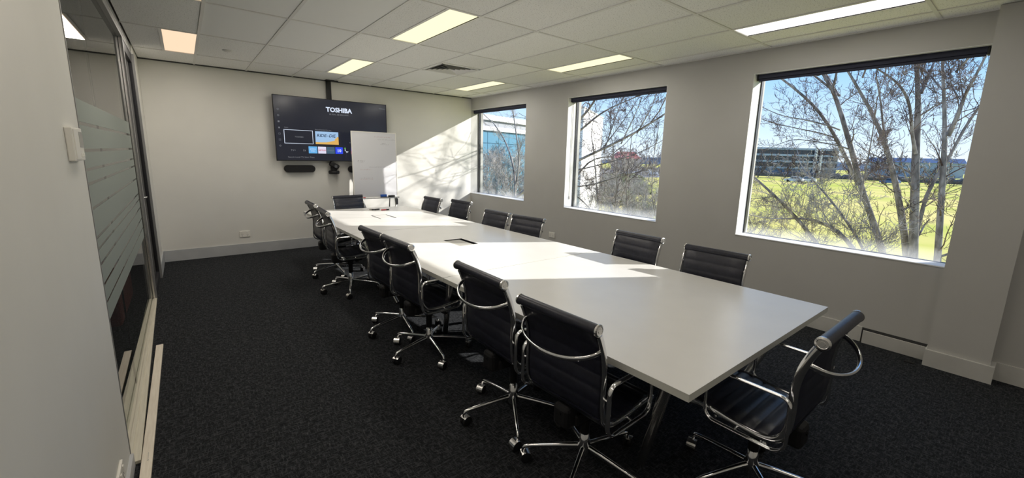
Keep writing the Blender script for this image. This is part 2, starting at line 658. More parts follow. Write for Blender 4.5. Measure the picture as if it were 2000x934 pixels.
for lx, ly in LIGHTS:
    t = tag(empty('ceiling_light', (lx + 0.15, ly + 0.6, H)), 'recessed light panel %s, %s' % (col_label[round(lx, 1)], row_label[round(ly, 1)]), 'light', 'ceiling light panels')
    k = 'diffuser_peach' if lx < 0 else ('diffuser_white' if (lx > 2 and ly < -2) else 'diffuser_cream')
    for nm, me in (('frame', fr_me), ('diffuser', df_me[k])):
        o = bpy.data.objects.new(nm, me)
        COL.objects.link(o)
        o.parent = t
    ld = bpy.data.lights.new('tube_lamp', 'AREA')
    ld.shape = 'RECTANGLE'
    ld.size, ld.size_y = 0.26, 1.15
    ld.energy = LAMP_W[round(ly, 1)] * (0.75 if lx > 2 else 1.0)
    ld.color = (1.0, 0.93, 0.84) if lx < 2 else (1.0, 0.96, 0.91)
    lo = bpy.data.objects.new('tube_lamp', ld)
    COL.objects.link(lo)
    lo.parent = t
    lo.location = (0, 0, -0.004)

# air vent: square frame with four-way blades
t = tag(empty('air_vent', (2.1, 0.9, H)), 'square white ceiling air vent with angled blades', 'vent')
MB().box((-0.29, -0.29, 0.012), (0.29, 0.29, 0.018)).build('backing', 'shadow_gap', t)
f = MB()
for k in range(4):
    M = Matrix.Rotation(k * math.pi / 2, 4, 'Z')
    f.box((-0.29, -0.29, -0.004), (0.29, -0.262, 0.012), M)
f.build('frame', 'vent_white', t)
for q in range(5):
    r = 0.245 - q * 0.05
    for k in range(4):
        M = Matrix.Rotation(k * math.pi / 2, 4, 'Z')
        s = MB().add([M @ Vector(p) for p in ((-r, -r, -0.008), (r, -r, -0.008), (r - 0.03, -r + 0.03, 0.008), (-r + 0.03, -r + 0.03, 0.008),
                                               (-r, -r, -0.006), (r, -r, -0.006), (r - 0.03, -r + 0.03, 0.010), (-r + 0.03, -r + 0.03, 0.010))],
                     [(0, 1, 2, 3), (7, 6, 5, 4), (0, 4, 5, 1), (2, 6, 7, 3), (1, 5, 6, 2), (0, 3, 7, 4)])
        s.build('blade', 'vent_white', t)
sp = tag(MB().lathe([(0.0, -0.014), (0.03, -0.014), (0.038, -0.006), (0.05, -0.002), (0.05, 0.004)], 20).build('sprinkler_plate', 'vent_white', None, (-0.317, 1.84, H)),
         'small round white sprinkler cover on the ceiling tile left of the pole', 'sprinkler')

# column and skirtings
c_o = struct(MB().box((3.735, -4.25, 0), (XR, -3.91, H)), 'column', 'wall_paint_shaded')
MB().box((3.715, -4.275, 0), (XR, -3.90, 0.135)).build('skirting', 'skirting_pale', c_o)
struct(MB().box((XL + 0.016, YB - 0.016, 0), (XR, YB, 0.156)), 'baseboard_back', 'skirting_grey')
struct(MB().box((XR - 0.014, -3.47, 0), (XR, YB - 0.016, 0.138)), 'baseboard_right', 'skirting_pale')
struct(MB().box((XR - 0.014, YF, 0), (XR, -4.275, 0.138)), 'baseboard_right', 'skirting_pale')
struct(MB().box((XL, 2.29, 0), (XL + 0.015, YB, 0.156)), 'baseboard_left', 'skirting_grey')
struct(MB().box((XL, YF, 0), (XL + 0.014, -1.66, 0.07)), 'baseboard_left', 'skirting_grey')
MB().box((XR - 0.0012, -3.90, 0.0), (XR - 0.0001, -3.47, 0.134)).build('shade_strip', 'shadow_gap', bpy.data.objects['wall_right'])  # dark strip painting in the shade behind the loose skirting
M = Matrix.Translation((3.838, -3.69, 0.0)) @ Matrix.Rotation(R(-3), 4, 'Y')
tag(MB().box((-0.012, -0.205, 0.002), (0.0, 0.205, 0.118), M).build('skirting_board', 'skirting_pale'),
    'loose length of skirting leaning off the window wall beside the column', 'skirting')
tag(MB().box((3.66, -3.86, 0.0), (3.70, -3.80, 0.006)).build('cable_end', 'black_rubber'), 'short black cable end on carpet by the column foot', 'cable')

# windows
for k, (y0, y1) in enumerate(WIN):
    t = empty('window_%d' % (k + 1), (XG, (y0 + y1) / 2, ZS))
    t['kind'] = 'structure'
    hy, hz = (y1 - y0) / 2, ZH - ZS
    w_ = 0.016
    for nm, a, b_ in (('frame', (-0.02, -hy, 0), (0.03, -hy + w_, hz)), ('frame', (-0.02, hy - w_, 0), (0.03, hy, hz)),
                      ('frame', (-0.02, -hy + w_, 0), (0.03, hy - w_, w_ * 0.8)), ('frame', (-0.02, -hy + w_, hz - w_), (0.03, hy - w_, hz))):
        MB().box(a, b_).build(nm, 'frame_dark', t)
    MB().box((0.002, -hy + w_, w_ * 0.8), (0.008, hy - w_, hz - w_)).build('pane', 'window_glass', t).location = (0, 0, 0)
    MB().rbox((XR - XG - 0.004, -hy + 0.001, 0.0005), (-0.021, hy - 0.001, 0.012), 0.003).build('sill', 'reveal_white', t)
    if k < 2:
        MB().box((XR - XG + 0.002, hy - 0.006, 0.013), (-0.021, hy - 0.0005, hz - 0.001)).build('jamb_lining', 'reveal_white', t)
    MB().box((XR - XG + 0.002, -hy + 0.0005, 0.013), (-0.021, -hy + 0.006, hz - 0.001)).build('jamb_lining', 'reveal_white', t)
    MB().box((XR - XG + 0.002, -hy + 0.0065, hz - 0.006), (-0.021, hy - 0.0065, hz - 0.0005)).build('head_lining', 'reveal_white', t)
    # rolled-up blind
    desc = ('rolled-up dark navy blind across the large window beside the column', 'rolled-up dark navy blind with a white cord at the middle window',
            'rolled-up dark navy blind at the window in the far corner')[k]
    bl = tag(empty('roller_blind', (3.945, (y0 + y1) / 2, 2.445)), desc, 'blind', 'roller blinds')
    hw = hy - 0.016
    MB().tube([(0, -hw + 0.012, 0), (0, hw - 0.012, 0)], 0.026, 20).build('roll', 'blind_navy', bl)
    MB().box((-0.030, -hw + 0.012, -0.014), (-0.0275, hw - 0.012, 0.028)).box((-0.030, -hw + 0.012, 0.026), (0.03, hw - 0.012, 0.0285)).build('fascia', 'blind_navy', bl)
    MB().rbox((-0.026, -hw + 0.014, -0.040), (-0.012, hw - 0.014, -0.018), 0.003).build('bottom_bar', 'blind_navy', bl)
    for s in (-1, 1):
        MB().rbox((-0.034, s * (hw - 0.005) - 0.006, -0.032), (0.034, s * (hw - 0.005) + 0.006, 0.030), 0.003).build('bracket', 'black_plastic', bl)
    if k == 1:
        MB().tube([(0.025, hw - 0.004, -0.02), (0.027, hw + 0.004, -1.48)], 0.0028, 6).tube([(0.050, hw - 0.004, -0.02), (0.048, hw + 0.004, -1.48)], 0.0028, 6).build('cord', 'white_plastic', bl)
        MB().rbox((0.022, hw - 0.004, -1.52), (0.056, hw + 0.009, -1.47), 0.003).build('cord_weight', 'white_plastic', bl)

# glazed partition on the left, with film bands
gp = empty('partition_left', (-1.22, -1.65, 0))
gp['kind'] = 'structure'
MB().prism([(-0.04, 0.0), (0.075, 0.0), (0.035, 2.98), (-0.04, 2.98)], 0.0, 0.016).build('floor_track', 'track_cream', gp)
MB().prism([(0.022, 0.001), (0.040, 0.001), (0.024, 2.979), (0.014, 2.979)], 0.0165, 0.022).build('track_ridge', 'track_cream', gp)
MB().box((-0.04, 0.009, 2.60), (0.036, 3.94, H)).build('head_rail', 'frame_silver', gp)
MB().box((0.0361, 0.009, 2.635), (0.0395, 3.94, 2.65)).build('head_bead', 'brushed_alu', gp)
MB().box((-0.080, -0.001, 0.0), (0.043, 0.008, 2.70)).build('end_channel', 'frame_silver', gp)
MB().box((-0.04, 2.98, 0), (0.036, 3.025, 2.60)).build('mullion', 'frame_silver', gp)
MB().box((0.008, 2.974, 0.024), (0.022, 2.9799, 2.60)).build('glazing_bead', 'brushed_alu', gp)
MB().box((-0.035, 3.90, 0), (0.055, 3.94, 2.60)).build('mullion', 'frame_silver', gp)
MB().box((-0.005, 0.009, 0.0225), (0.005, 0.927, 2.60)).build('pane', 'partition_glass', gp)
MB().box((-0.005, 0.933, 0.0225), (0.005, 2.979, 2.60)).build('pane', 'partition_glass', gp)
MB().box((-0.0045, 0.9275, 0.0225), (0.0045, 0.9325, 2.60)).build('silicone_joint', 'black_rubber', gp)
cuts = [(1.692, .018), (1.561, .017), (1.467, .015), (1.397, .015), (1.274, .015), (1.126, .015), (1.069, .013), (0.989, .015), (0.88, .015), (0.785, .013)]
top = 1.81
for z, g in cuts + [(0.69, 0)]:
    MB().box((0.0055, 0.01, z + g * 0.5), (0.0065, 2.90, top)).build('frosted_band', 'frosted_film', gp)
    top = z - g * 0.5

d = empty('door_1', (-1.205, 1.375, 0))
d['kind'] = 'structure'
MB().box((-0.02, 0.004, 0.006), (0.02, 0.06, 2.59)).build('stile', 'frame_dark', d)
MB().box((-0.02, 0.815, 0.006), (0.02, 0.871, 2.59)).build('stile', 'frame_dark', d)
MB().box((-0.02, 0.06, 0.006), (0.02, 0.815, 0.10)).build('rail', 'frame_dark', d)
MB().box((-0.02, 0.06, 2.50), (0.02, 0.815, 2.59)).build('rail', 'frame_dark', d)
MB().box((-0.004, 0.06, 0.10), (0.004, 0.815, 2.50)).build('pane', 'partition_glass', d)
MB().tube([(0.02, 0.03, 1.07), (0.032, 0.03, 1.07), (0.035, 0.04, 1.07), (0.035, 0.12, 1.07)], 0.007, 8).build('handle', 'chrome', d)

# corridor furniture seen through the glass
t = tag(empty('ottoman', (-1.62, 0.95, 0)), 'dark red upholstered ottoman in the corridor behind the glass', 'ottoman')
MB().rbox((-0.25, -0.5, 0.05), (0.25, 0.5, 0.36), 0.03).build('base', 'maroon_fabric', t)
MB().rbox((-0.26, -0.51, 0.362), (0.26, 0.51, 0.45), 0.03).build('cushion', 'maroon_fabric', t)
for sx in (-1, 1):
    for sy in (-1, 1):
        MB().cyl((sx * 0.2, sy * 0.44, 0), (sx * 0.2, sy * 0.44, 0.06), 0.02, n=10).build('foot', 'black_plastic', t)

# timber strip lying on the carpet beside the track
t = tag(empty('timber_strip', (-1.121, -2.0, 0)), 'pale timber strip lying on the carpet along the glass partition', 'timber strip')
MB().rbox((-0.022, -1.2, 0.0), (0.022, 1.945, 0.014), 0.0015).build('strip', 'timber_strip', t)
MB().cyl((0.004, 0.33, 0.0138), (0.004, 0.33, 0.0145), 0.004, n=10).box((0.0025, 0.34, 0.0139), (0.0045, 0.40, 0.0144)).build('screw_slot', 'grey_plastic', t)

# wall fittings
t = tag(empty('intercom', (XL, -1.865, 1.59)), 'beige wall intercom handset with small display on the near left wall', 'intercom')
MB().rbox((0, -0.098, -0.065), (0.022, 0.098, 0.065), 0.004).build('body', 'white_plastic', t)
MB().rbox((0.0215, -0.090, -0.058), (0.0255, -0.005, 0.058), 0.0015).build('cover', 'white_plastic', t)
MB().rbox((0.0215, 0.015, -0.012), (0.0240, 0.088, 0.050), 0.001).build('display', 'grey_plastic', t)
for q in range(3):
    MB().rbox((0.0215, 0.02 + q * 0.023, -0.05), (0.0245, 0.036 + q * 0.023, -0.035), 0.001).build('button', 'white_plastic', t)


def socket(loc, rz, label, w=0.068, h=0.047):
    t = tag(empty('wall_socket', loc, rz), label, 'socket', 'wall sockets')
    MB().rbox((-w, -0.011, -h), (w, 0, h), 0.003).build('plate', 'white_plastic', t)
    for s in (-1, 1):
        MB().rbox((s * w * 0.5 - 0.009, -0.0145, h * 0.35), (s * w * 0.5 + 0.009, -0.0105, h * 0.75), 0.001).build('switch', 'white_plastic', t)
        p = MB()
        for q, a in ((-1, 25), (1, -25)):
            p.box((-0.0015, -0.0005, -0.006), (0.0015, 0.0005, 0.006), Matrix.Translation((s * w * 0.5 + q * 0.008, -0.0112, -h * 0.15)) @ Matrix.Rotation(R(a), 4, 'Y'))
        p.box((s * w * 0.5 - 0.0015, -0.0117, -h * 0.68), (s * w * 0.5 + 0.0015, -0.0107, -h * 0.40))
        p.build('slots', 'black_plastic', t)


socket((-0.198, YB, 0.306), 0, 'double white power point low on the wall under the screen')
socket((XR, 0.645, 0.306), -math.pi / 2, 'double power point low on the window wall behind the chairs', 0.066, 0.044)
socket((XL, -2.0, 0.17), math.pi / 2, 'double power point at the foot of the near left wall')

# ------------------------------------------------------------------ screen, speakers, camera
t = tag(empty('television', (1.163, 3.055, 1.42)), 'large black television hung from a ceiling pole, showing its menu', 'television')
hw, hh = 0.872, 0.985
MB().rbox((-hw, 0.0, 0.0), (hw, 0.035, hh), 0.004).build('casing', 'black_plastic', t)
MB().rbox((-0.45, 0.035, 0.08), (0.45, 0.075, 0.6), 0.01).build('rear_housing', 'black_plastic', t)
b_ = MB()
for a, c in (((-hw, 0), (hw, 0.014)), ((-hw, hh - 0.008), (hw, hh)), ((-hw, 0.014), (-hw + 0.008, hh - 0.008)), ((hw - 0.008, 0.014), (hw, hh - 0.008))):
    b_.box((a[0], -0.004, a[1]), (c[0], -0.0002, c[1]))
b_.build('bezel', 'black_plastic', t)
scr = MB().box((-hw + 0.008, -0.002, 0.014), (hw - 0.008, -0.0004, hh - 0.008)).build('screen', 'screen_black', t)
for nm, c, s in (('ui_white', (0.72, 0.80, 0.95), 0.75), ('ui_grey', (0.5, 0.52, 0.56), 0.28), ('ui_dim', (0.02, 0.025, 0.04), 1.0), ('ui_sky', (0.33, 0.50, 0.72), 0.8),
                 ('ui_sand', (0.60, 0.36, 0.10), 0.9), ('ui_ink', (0.02, 0.03, 0.06), 1.0), ('ui_cyan', (0.12, 0.36, 0.66), 0.9), ('ui_paper', (0.60, 0.58, 0.72), 0.9),
                 ('ui_red', (0.55, 0.12, 0.14), 0.8), ('ui_teal', (0.05, 0.09, 0.13), 1.0), ('ui_blue', (0.03, 0.06, 0.62), 1.0), ('ui_purple', (0.16, 0.05, 0.5), 0.9), ('ui_green', (0.2, 0.6, 0.15), 0.7)):
    emissive(nm, c, s)


def sx(u):   # screen fractions to metres
    return -hw + u * 2 * hw


def panel(u0, v0, u1, v1, material, name='tile', y=-0.0028):
    return MB().box((sx(u0), y, hh * (1 - v1)), (sx(u1), -0.0021, hh * (1 - v0))).build(name, material, scr)


def label_text(s, u, v, size, material, align='LEFT', shear=0.0, bold=0.0, y=-0.0034):
    return text(s, size, (sx(u), y, hh * (1 - v)), material, scr, 'lettering', shear, align, bold=bold)


label_text('TOSHIBA', 0.545, 0.195, 0.098, 'ui_white', 'CENTER', bold=0.0035)
label_text('BE REAL. BE BRILLIANT.', 0.545, 0.245, 0.030, 'ui_grey', 'CENTER')
label_text('Input', 0.075, 0.490, 0.026, 'ui_grey')
for a in ((0.070, 0.515, 0.305, 0.521), (0.070, 0.722, 0.305, 0.728), (0.070, 0.515, 0.074, 0.728), (0.301, 0.515, 0.305, 0.728)):
    panel(*a, 'ui_white', 'tile_outline')
label_text('TOSHIBA', 0.19, 0.632, 0.030, 'ui_grey', 'CENTER')
label_text('Recommended for you', 0.325, 0.502, 0.026, 'ui_grey')
panel(0.325, 0.520, 0.527, 0.725, 'ui_sky')
s_ = MB()
pts = [(0.325, 0.725), (0.527, 0.725), (0.527, 0.600), (0.514, 0.598), (0.508, 0.625), (0.498, 0.622), (0.492, 0.660), (0.455, 0.675), (0.42, 0.690), (0.37, 0.694), (0.325, 0.690)]
s_.add([(sx(u), -0.0031, hh * (1 - v)) for u, v in pts], [tuple(range(len(pts)))])
s_.build('tile_dune', 'ui_sand', scr)
label_text('RIDE', 0.336, 0.608, 0.068, 'ui_ink', shear=0.25, bold=0.001, y=-0.0038)
label_text('OR', 0.419, 0.598, 0.026, 'ui_ink', shear=0.25, y=-0.0038)
label_text('DIE', 0.441, 0.608, 0.068, 'ui_ink', shear=0.25, bold=0.001, y=-0.0038)
label_text('TV+', 0.115, 0.845, 0.040, 'ui_grey')
label_text('tv', 0.215, 0.845, 0.055, 'ui_grey')
panel(0.262, 0.765, 0.335, 0.875, 'ui_cyan')
label_text('prime', 0.2985, 0.815, 0.036, 'ui_white', 'CENTER')
label_text('video', 0.2985, 0.845, 0.030, 'ui_white', 'CENTER')
panel(0.342, 0.765, 0.412, 0.875, 'ui_paper')
label_text('NETFLIX', 0.377, 0.832, 0.030, 'ui_red', 'CENTER', bold=0.0008)
panel(0.418, 0.765, 0.488, 0.875, 'ui_teal')
label_text('Disney+', 0.453, 0.832, 0.032, 'ui_grey', 'CENTER', shear=0.15)
panel(0.494, 0.765, 0.562, 0.875, 'ui_blue')
label_text('10', 0.528, 0.845, 0.066, 'ui_white', 'CENTER', bold=0.002)
label_text('9', 0.578, 0.825, 0.040, 'ui_white', bold=0.001)
label_text('TV', 0.588, 0.852, 0.034, 'ui_white', bold=0.001)
panel(0.576, 0.772, 0.590, 0.785, 'ui_green')
panel(0.638, 0.765, 0.708, 0.820, 'ui_purple')
panel(0.638, 0.820, 0.708, 0.875, 'ui_red')
label_text('Foxtel', 0.673, 0.832, 0.034, 'ui_white', 'CENTER')
label_text('Search Local TV Start Time', 0.090, 0.950, 0.034, 'ui_grey')
label_text('Live now', 0.625, 0.690, 0.024, 'ui_grey')
label_text('10:24 am', 0.925, 0.085, 0.028, 'ui_grey')
for q in range(7):
    v = 0.215 + q * 0.092
    ic = MB()
    x, z = sx(0.036), hh * (1 - v)
    r = 0.011
    if q in (0, 1, 6):
        ic.tube([(x + r * math.cos(a * 0.628), -0.0026, z + r * math.sin(a * 0.628)) for a in range(10)], 0.0022, 4, closed=True)
    elif q == 3:
        ic.box((x - 0.009, -0.003, z - 0.012), (x + 0.009, -0.0022, z)).add([(x - 0.014, -0.003, z), (x + 0.014, -0.003, z), (x, -0.003, z + 0.014)], [(0, 1, 2)])
    else:
        ic.box((x - 0.013, -0.003, z - 0.012), (x + 0.013, -0.0022, z - 0.009)).box((x - 0.013, -0.003, z + 0.009), (x + 0.013, -0.0022, z + 0.012)).box((x - 0.013, -0.003, z - 0.009), (x - 0.010, -0.0022, z + 0.009)).box((x + 0.010, -0.003, z - 0.009), (x + 0.013, -0.0022, z + 0.009))
        if q == 2:
            ic.box((x - 0.009, -0.003, z - 0.008), (x + 0.009, -0.0022, z + 0.008))
    ic.build('icon', 'ui_grey', scr)
MB().rbox((-0.10, -0.01, H - 1.42 - 0.012), (0.085, 0.09, H - 1.42 - 0.0001), 0.003).build('ceiling_plate', 'black_plastic', t)
MB().box((-0.088, 0.036, 0.5), (-0.016, 0.062, H - 1.42 - 0.01)).build('pole', 'black_plastic', t)
MB().rbox((-0.2, 0.076, 0.3), (0.2, 0.10, 0.7), 0.004).build('bracket', 'black_plastic', t)


def speaker(x0, x1, z0, z1, label):
    t = tag(empty('speaker_bar', ((x0 + x1) / 2, YB, (z0 + z1) / 2)), label, 'speaker', 'speaker bars under the screen')
    w, h = (x1 - x0) / 2, (z1 - z0) / 2
    pr = []
    for k in range(33):
        a = math.pi / 2 + math.pi * k / 16
        cx_ = -(w - h) if k <= 16 else (w - h)
        pr.append((cx_ + h * math.cos(a), h * math.sin(a)))
    sc = lambda q, y: [(px * q, y, pz * q) for px, pz in pr]
    nn = len(pr)
    rings = [sc(1, -0.004), sc(1.0, -0.06), sc(0.985, -0.072), sc(0.95, -0.076)]
    m_ = MB()
    m_.add([p for r_ in rings for p in r_], [(i * nn + k, i * nn + (k + 1) % nn, (i + 1) * nn + (k + 1) % nn, (i + 1) * nn + k) for i in range(3) for k in range(nn)], True)
    m_.add(rings[0], [tuple(range(nn))])
    m_.build('shell', 'black_plastic', t)
    MB().add(sc(0.95, -0.0765) + sc(0.95, -0.0758), [tuple(range(nn)), tuple(reversed(range(nn, 2 * nn)))] + [(k, k + nn, (k + 1) % nn + nn, (k + 1) % nn) for k in range(nn)]).build('grille', 'black_rubber', t)
    MB().box((-0.05, -0.004, -0.03), (0.05, 0, 0.03)).build('bracket', 'black_plastic', t)


speaker(0.395, 0.845, 1.238, 1.352, 'black pill-shaped speaker bar on the wall under the left half of the screen')
speaker(1.372, 1.82, 1.228, 1.342, 'black speaker bar mostly hidden behind the whiteboard')
t = tag(empty('conference_camera', (1.125, YB - 0.078, 1.212)), 'small black conference camera on a wall bracket under the screen', 'camera')
MB().lathe([(0.0, 0), (0.075, 0), (0.085, 0.008), (0.085, 0.045), (0.07, 0.055), (0, 0.055)], 24).build('base', 'black_plastic', t)
MB().rbox((-0.06, 0.04, 0.0), (0.06, 0.074, 0.04), 0.004).build('bracket', 'black_plastic', t)
MB().rbox((-0.045, -0.035, 0.05), (0.045, 0.035, 0.12), 0.012).build('yoke', 'black_plastic', t)
M = Matrix.Translation((0.0, -0.03, 0.143)) @ Matrix.Rotation(R(28), 4, 'Y') @ Matrix.Rotation(R(8), 4, 'X')
hd = MB()
hd.rbox((-0.075, -0.05, -0.038), (0.075, 0.05, 0.038), 0.015, M)
ho = hd.build('head', 'black_plastic', t)
MB().add([M @ Vector((0.02 + 0.024 * math.cos(a * 0.393), -0.052, 0.024 * math.sin(a * 0.393))) for a in range(16)], [tuple(range(16))]).build('lens', 'car_glass', t)

# ------------------------------------------------------------------ whiteboard easel
t = tag(empty('whiteboard_easel', (1.70, 2.735, 0)), 'portrait whiteboard on an easel stand with faint wiped writing, behind the table', 'whiteboard')
Mb = Matrix.Translation((0, 0, 0.83)) @ Matrix.Rotation(R(-1.5), 4, 'X')
bw, bh = 0.377, 1.087
MB().rbox((-bw + 0.01, 0.0, 0.0), (bw - 0.01, 0.014, bh), 0.002, Mb).build('board', 'white_board', t)
f = MB()
for a, c in (((-bw, 0), (-bw + 0.012, bh)), ((bw - 0.012, 0), (bw, bh)), ((-bw + 0.012, bh - 0.012), (bw - 0.012, bh)), ((-bw + 0.012, 0), (bw - 0.012, 0.012))):
    f.box((a[0], -0.004, a[1]), (c[0], 0.018, c[1]), Mb)
f.build('frame', 'white_plastic', t)
rnd = random.Random(4)
for nm, material, rows in (('wiped_writing', 'ink_grey', ((0.06, 0.96, 0.32, 0), (-0.28, 0.58, 0.08, 1), (-0.1, 0.50, 0.16, 0), (0.05, 0.50, 0.2, 0), (-0.27, 0.32, 0.22, 0), (0.1, 0.88, 0.15, 1))),
                           ('wiped_red_writing', 'ink_red', ((0.0, 1.0, 0.3, 0), (-0.26, 0.46, 0.18, 0), (-0.26, 0.30, 0.2, 0))),
                           ('writing', 'ink_dark', ((-0.29, 0.60, 0.12, 0), (0.13, 0.90, 0.06, 0)))):
    s_ = MB()
    for x0, z0, ln, _ in rows:
        x = x0
        while x < x0 + ln:
            h = rnd.uniform(0.008, 0.02)
            k = rnd.uniform(-0.006, 0.012)
            s_.add([Mb @ Vector(p) for p in ((x, -0.0006, z0), (x + 0.0035, -0.0006, z0), (x + 0.0035 + k, -0.0006, z0 + h), (x + k, -0.0006, z0 + h))], [(0, 1, 2, 3)])
            if rnd.random() < 0.5:
                s_.add([Mb @ Vector(p) for p in ((x, -0.0006, z0 + h * 0.5), (x + 0.012, -0.0006, z0 + h * 0.6), (x + 0.012, -0.0006, z0 + h * 0.6 + 0.003), (x, -0.0006, z0 + h * 0.5 + 0.003))], [(0, 1, 2, 3)])
            x += rnd.uniform(0.009, 0.024)
    s_.build(nm, material, t)
MB().box((-bw + 0.02, -0.075, 0.812), (bw - 0.005, -0.001, 0.822)).box((-bw + 0.02, -0.075, 0.822), (bw - 0.005, -0.071, 0.832)).build('pen_tray', 'brushed_alu', t)
for s in (-1, 1):
    MB().tube([(s * 0.33, 0.066, 1.70), (s * 0.335, 0.042, 0.84), (s * 0.34, 0.0, 0.62), (s * 0.355, -0.22, 0.012)], 0.013, 10).build('front_leg', 'brushed_alu', t)
    MB().tube([(s * 0.31, 0.07, 1.66), (s * 0.32, 0.36, 0.012)], 0.012, 10).build('rear_leg', 'brushed_alu', t)
MB().rbox((0.335, -0.035, 0.69), (0.365, 0.02, 0.80), 0.004).build('clamp', 'black_plastic', t)
MB().tube([(0.33, -0.03, 0.81), (0.318, -0.05, 0.75), (0.335, -0.05, 0.70)], 0.006, 6).build('clamp_lever', 'black_plastic', t)
er_ = tag(empty('board_eraser', (1.70 + 0.105, 2.695, 0.8225)), 'blue whiteboard eraser on the tray', 'eraser')
MB().rbox((-0.05, -0.02, 0.0), (0.05, 0.02, 0.018), 0.002).build('felt', 'dark_felt', er_)
MB().rbox((-0.05, -0.021, 0.0185), (0.05, 0.021, 0.055), 0.004).build('grip', 'blue_felt', er_)
er_ = tag(empty('board_eraser', (1.70 + 0.245, 2.695, 0.8225)), 'black whiteboard eraser on the tray, near the edge of the board', 'eraser')
MB().rbox((-0.055, -0.02, 0.0), (0.055, 0.02, 0.014), 0.002).build('felt', 'black_rubber', er_)
MB().rbox((-0.055, -0.021, 0.0145), (0.055, 0.021, 0.036), 0.004).build('grip', 'black_plastic', er_)


def marker(loc, rz, body, cap, label, L=0.13):
    t = tag(empty('marker_pen', loc, rz), label, 'marker')
    MB().lathe([(0.004, 0), (0.0085, 0.002), (0.0085, L * 0.62), (0.0075, L * 0.63)], 12, axis='X', c=(0, 0, 0.0095)).build('barrel', body, t)
    MB().lathe([(0.0095, L * 0.632), (0.0095, L * 0.93), (0.006, L)], 12, axis='X', c=(0, 0, 0.0095)).build('cap', cap, t)


marker((1.37, 2.697, 0.8225), 0.02, 'red_plastic', 'red_plastic', 'red marker pen lying on the whiteboard tray')

# ------------------------------------------------------------------ meeting table
TZ, TT = 0.72, 0.032
NL, NR, FL, FR = (0.573, -3.583), (2.192, -3.583), (0.461, 2.300), (2.000, 2.235)


def tp(u, v):      # u across, v from near end to far end
    a = (NL[0] + (FL[0] - NL[0]) * v, NL[1] + (FL[1] - NL[1]) * v)
    b = (NR[0] + (FR[0] - NR[0]) * v, NR[1] + (FR[1] - NR[1]) * v)
    return (a[0] + (b[0] - a[0]) * u, a[1] + (b[1] - a[1]) * u)


def tinv(x, y):
    v = (y - NL[1]) / (FL[1] - NL[1])
    for _ in range(6):
        a, b = tp(0, v), tp(1, v)
        u = (x - a[0]) / (b[0] - a[0])
        v += (y - tp(u, v)[1]) / 5.88
    return u, v


table = tag(empty('meeting_table', (1.3, -0.65, 0)), 'long white meeting table of three joined sections on splayed chrome legs', 'table')
tl = Vector((1.3, -0.65, 0))


def slab(v0, v1, name, hole=None):
    m_, e_ = MB(), MB()
    us = [0, 1] if not hole else [0, hole[0], hole[2], 1]
    vs_ = [v0, v1] if not hole else [v0, hole[1], hole[3], v1]

    def P(u, v, z):
        x, y = tp(u, v)
        return (x - tl.x, y - tl.y, z)
    for i in range(len(us) - 1):
        for j in range(len(vs_) - 1):
            if hole and i == 1 and j == 1:
                continue
            m_.quad(P(us[i], vs_[j], TZ), P(us[i + 1], vs_[j], TZ), P(us[i + 1], vs_[j + 1], TZ), P(us[i], vs_[j + 1], TZ))
            m_.quad(P(us[i], vs_[j + 1], TZ - TT), P(us[i + 1], vs_[j + 1], TZ - TT), P(us[i + 1], vs_[j], TZ - TT), P(us[i], vs_[j], TZ - TT))
    o = m_.build(name, 'table_white', table)
    c = [(0, v0), (1, v0), (1, v1), (0, v1)]
    for k in range(4):
        a, b = c[k], c[(k + 1) % 4]
        e_.quad(P(*a, TZ - TT), P(*b, TZ - TT), P(*b, TZ - 0.0005), P(*a, TZ - 0.0005))
    e_.build('edge_band', 'table_edge', o)
    if hole:
        h_ = MB()
        c = [(hole[0], hole[1]), (hole[0], hole[3]), (hole[2], hole[3]), (hole[2], hole[1])]
        for k in range(4):
            a, b = c[k], c[(k + 1) % 4]
            h_.quad(P(*a, TZ - 0.07), P(*b, TZ - 0.07), P(*b, TZ), P(*a, TZ))
        h_.quad(P(*c[0], TZ - 0.07), P(*c[3], TZ - 0.07), P(*c[2], TZ - 0.07), P(*c[1], TZ - 0.07))
        h_.build('cable_box', 'frame_dark', o)
    return o


V1, V2 = 0.3135, 0.6505
g = 0.0006


def hole_uv(x0, y0, x1, y1):
    u0, v0 = tinv(x0, y0)
    u1, v1 = tinv(x1, y1)
    return (u0, v0, u1, v1)


s1 = slab(0, V1 - g, 'tabletop')
s2 = slab(V1 + g, V2 - g, 'tabletop', hole_uv(1.175, -0.90, 1.375, -0.59))
s3 = slab(V2 + g, 1, 'tabletop', hole_uv(1.140, 1.08, 1.355, 1.42))
lid = MB().rbox((1.180 - tl.x, -0.893 - tl.y, TZ - 0.014), (1.345 - tl.x, -0.600 - tl.y, TZ - 0.006), 0.002)
lid.build('hatch_lid', 'grey_plastic', s2)
MB().rbox((1.156 - tl.x, 1.083 - tl.y, TZ - 0.012), (1.340 - tl.x, 1.417 - tl.y, TZ - 0.0005), 0.001).build('hatch_lid', 'table_white', s3)
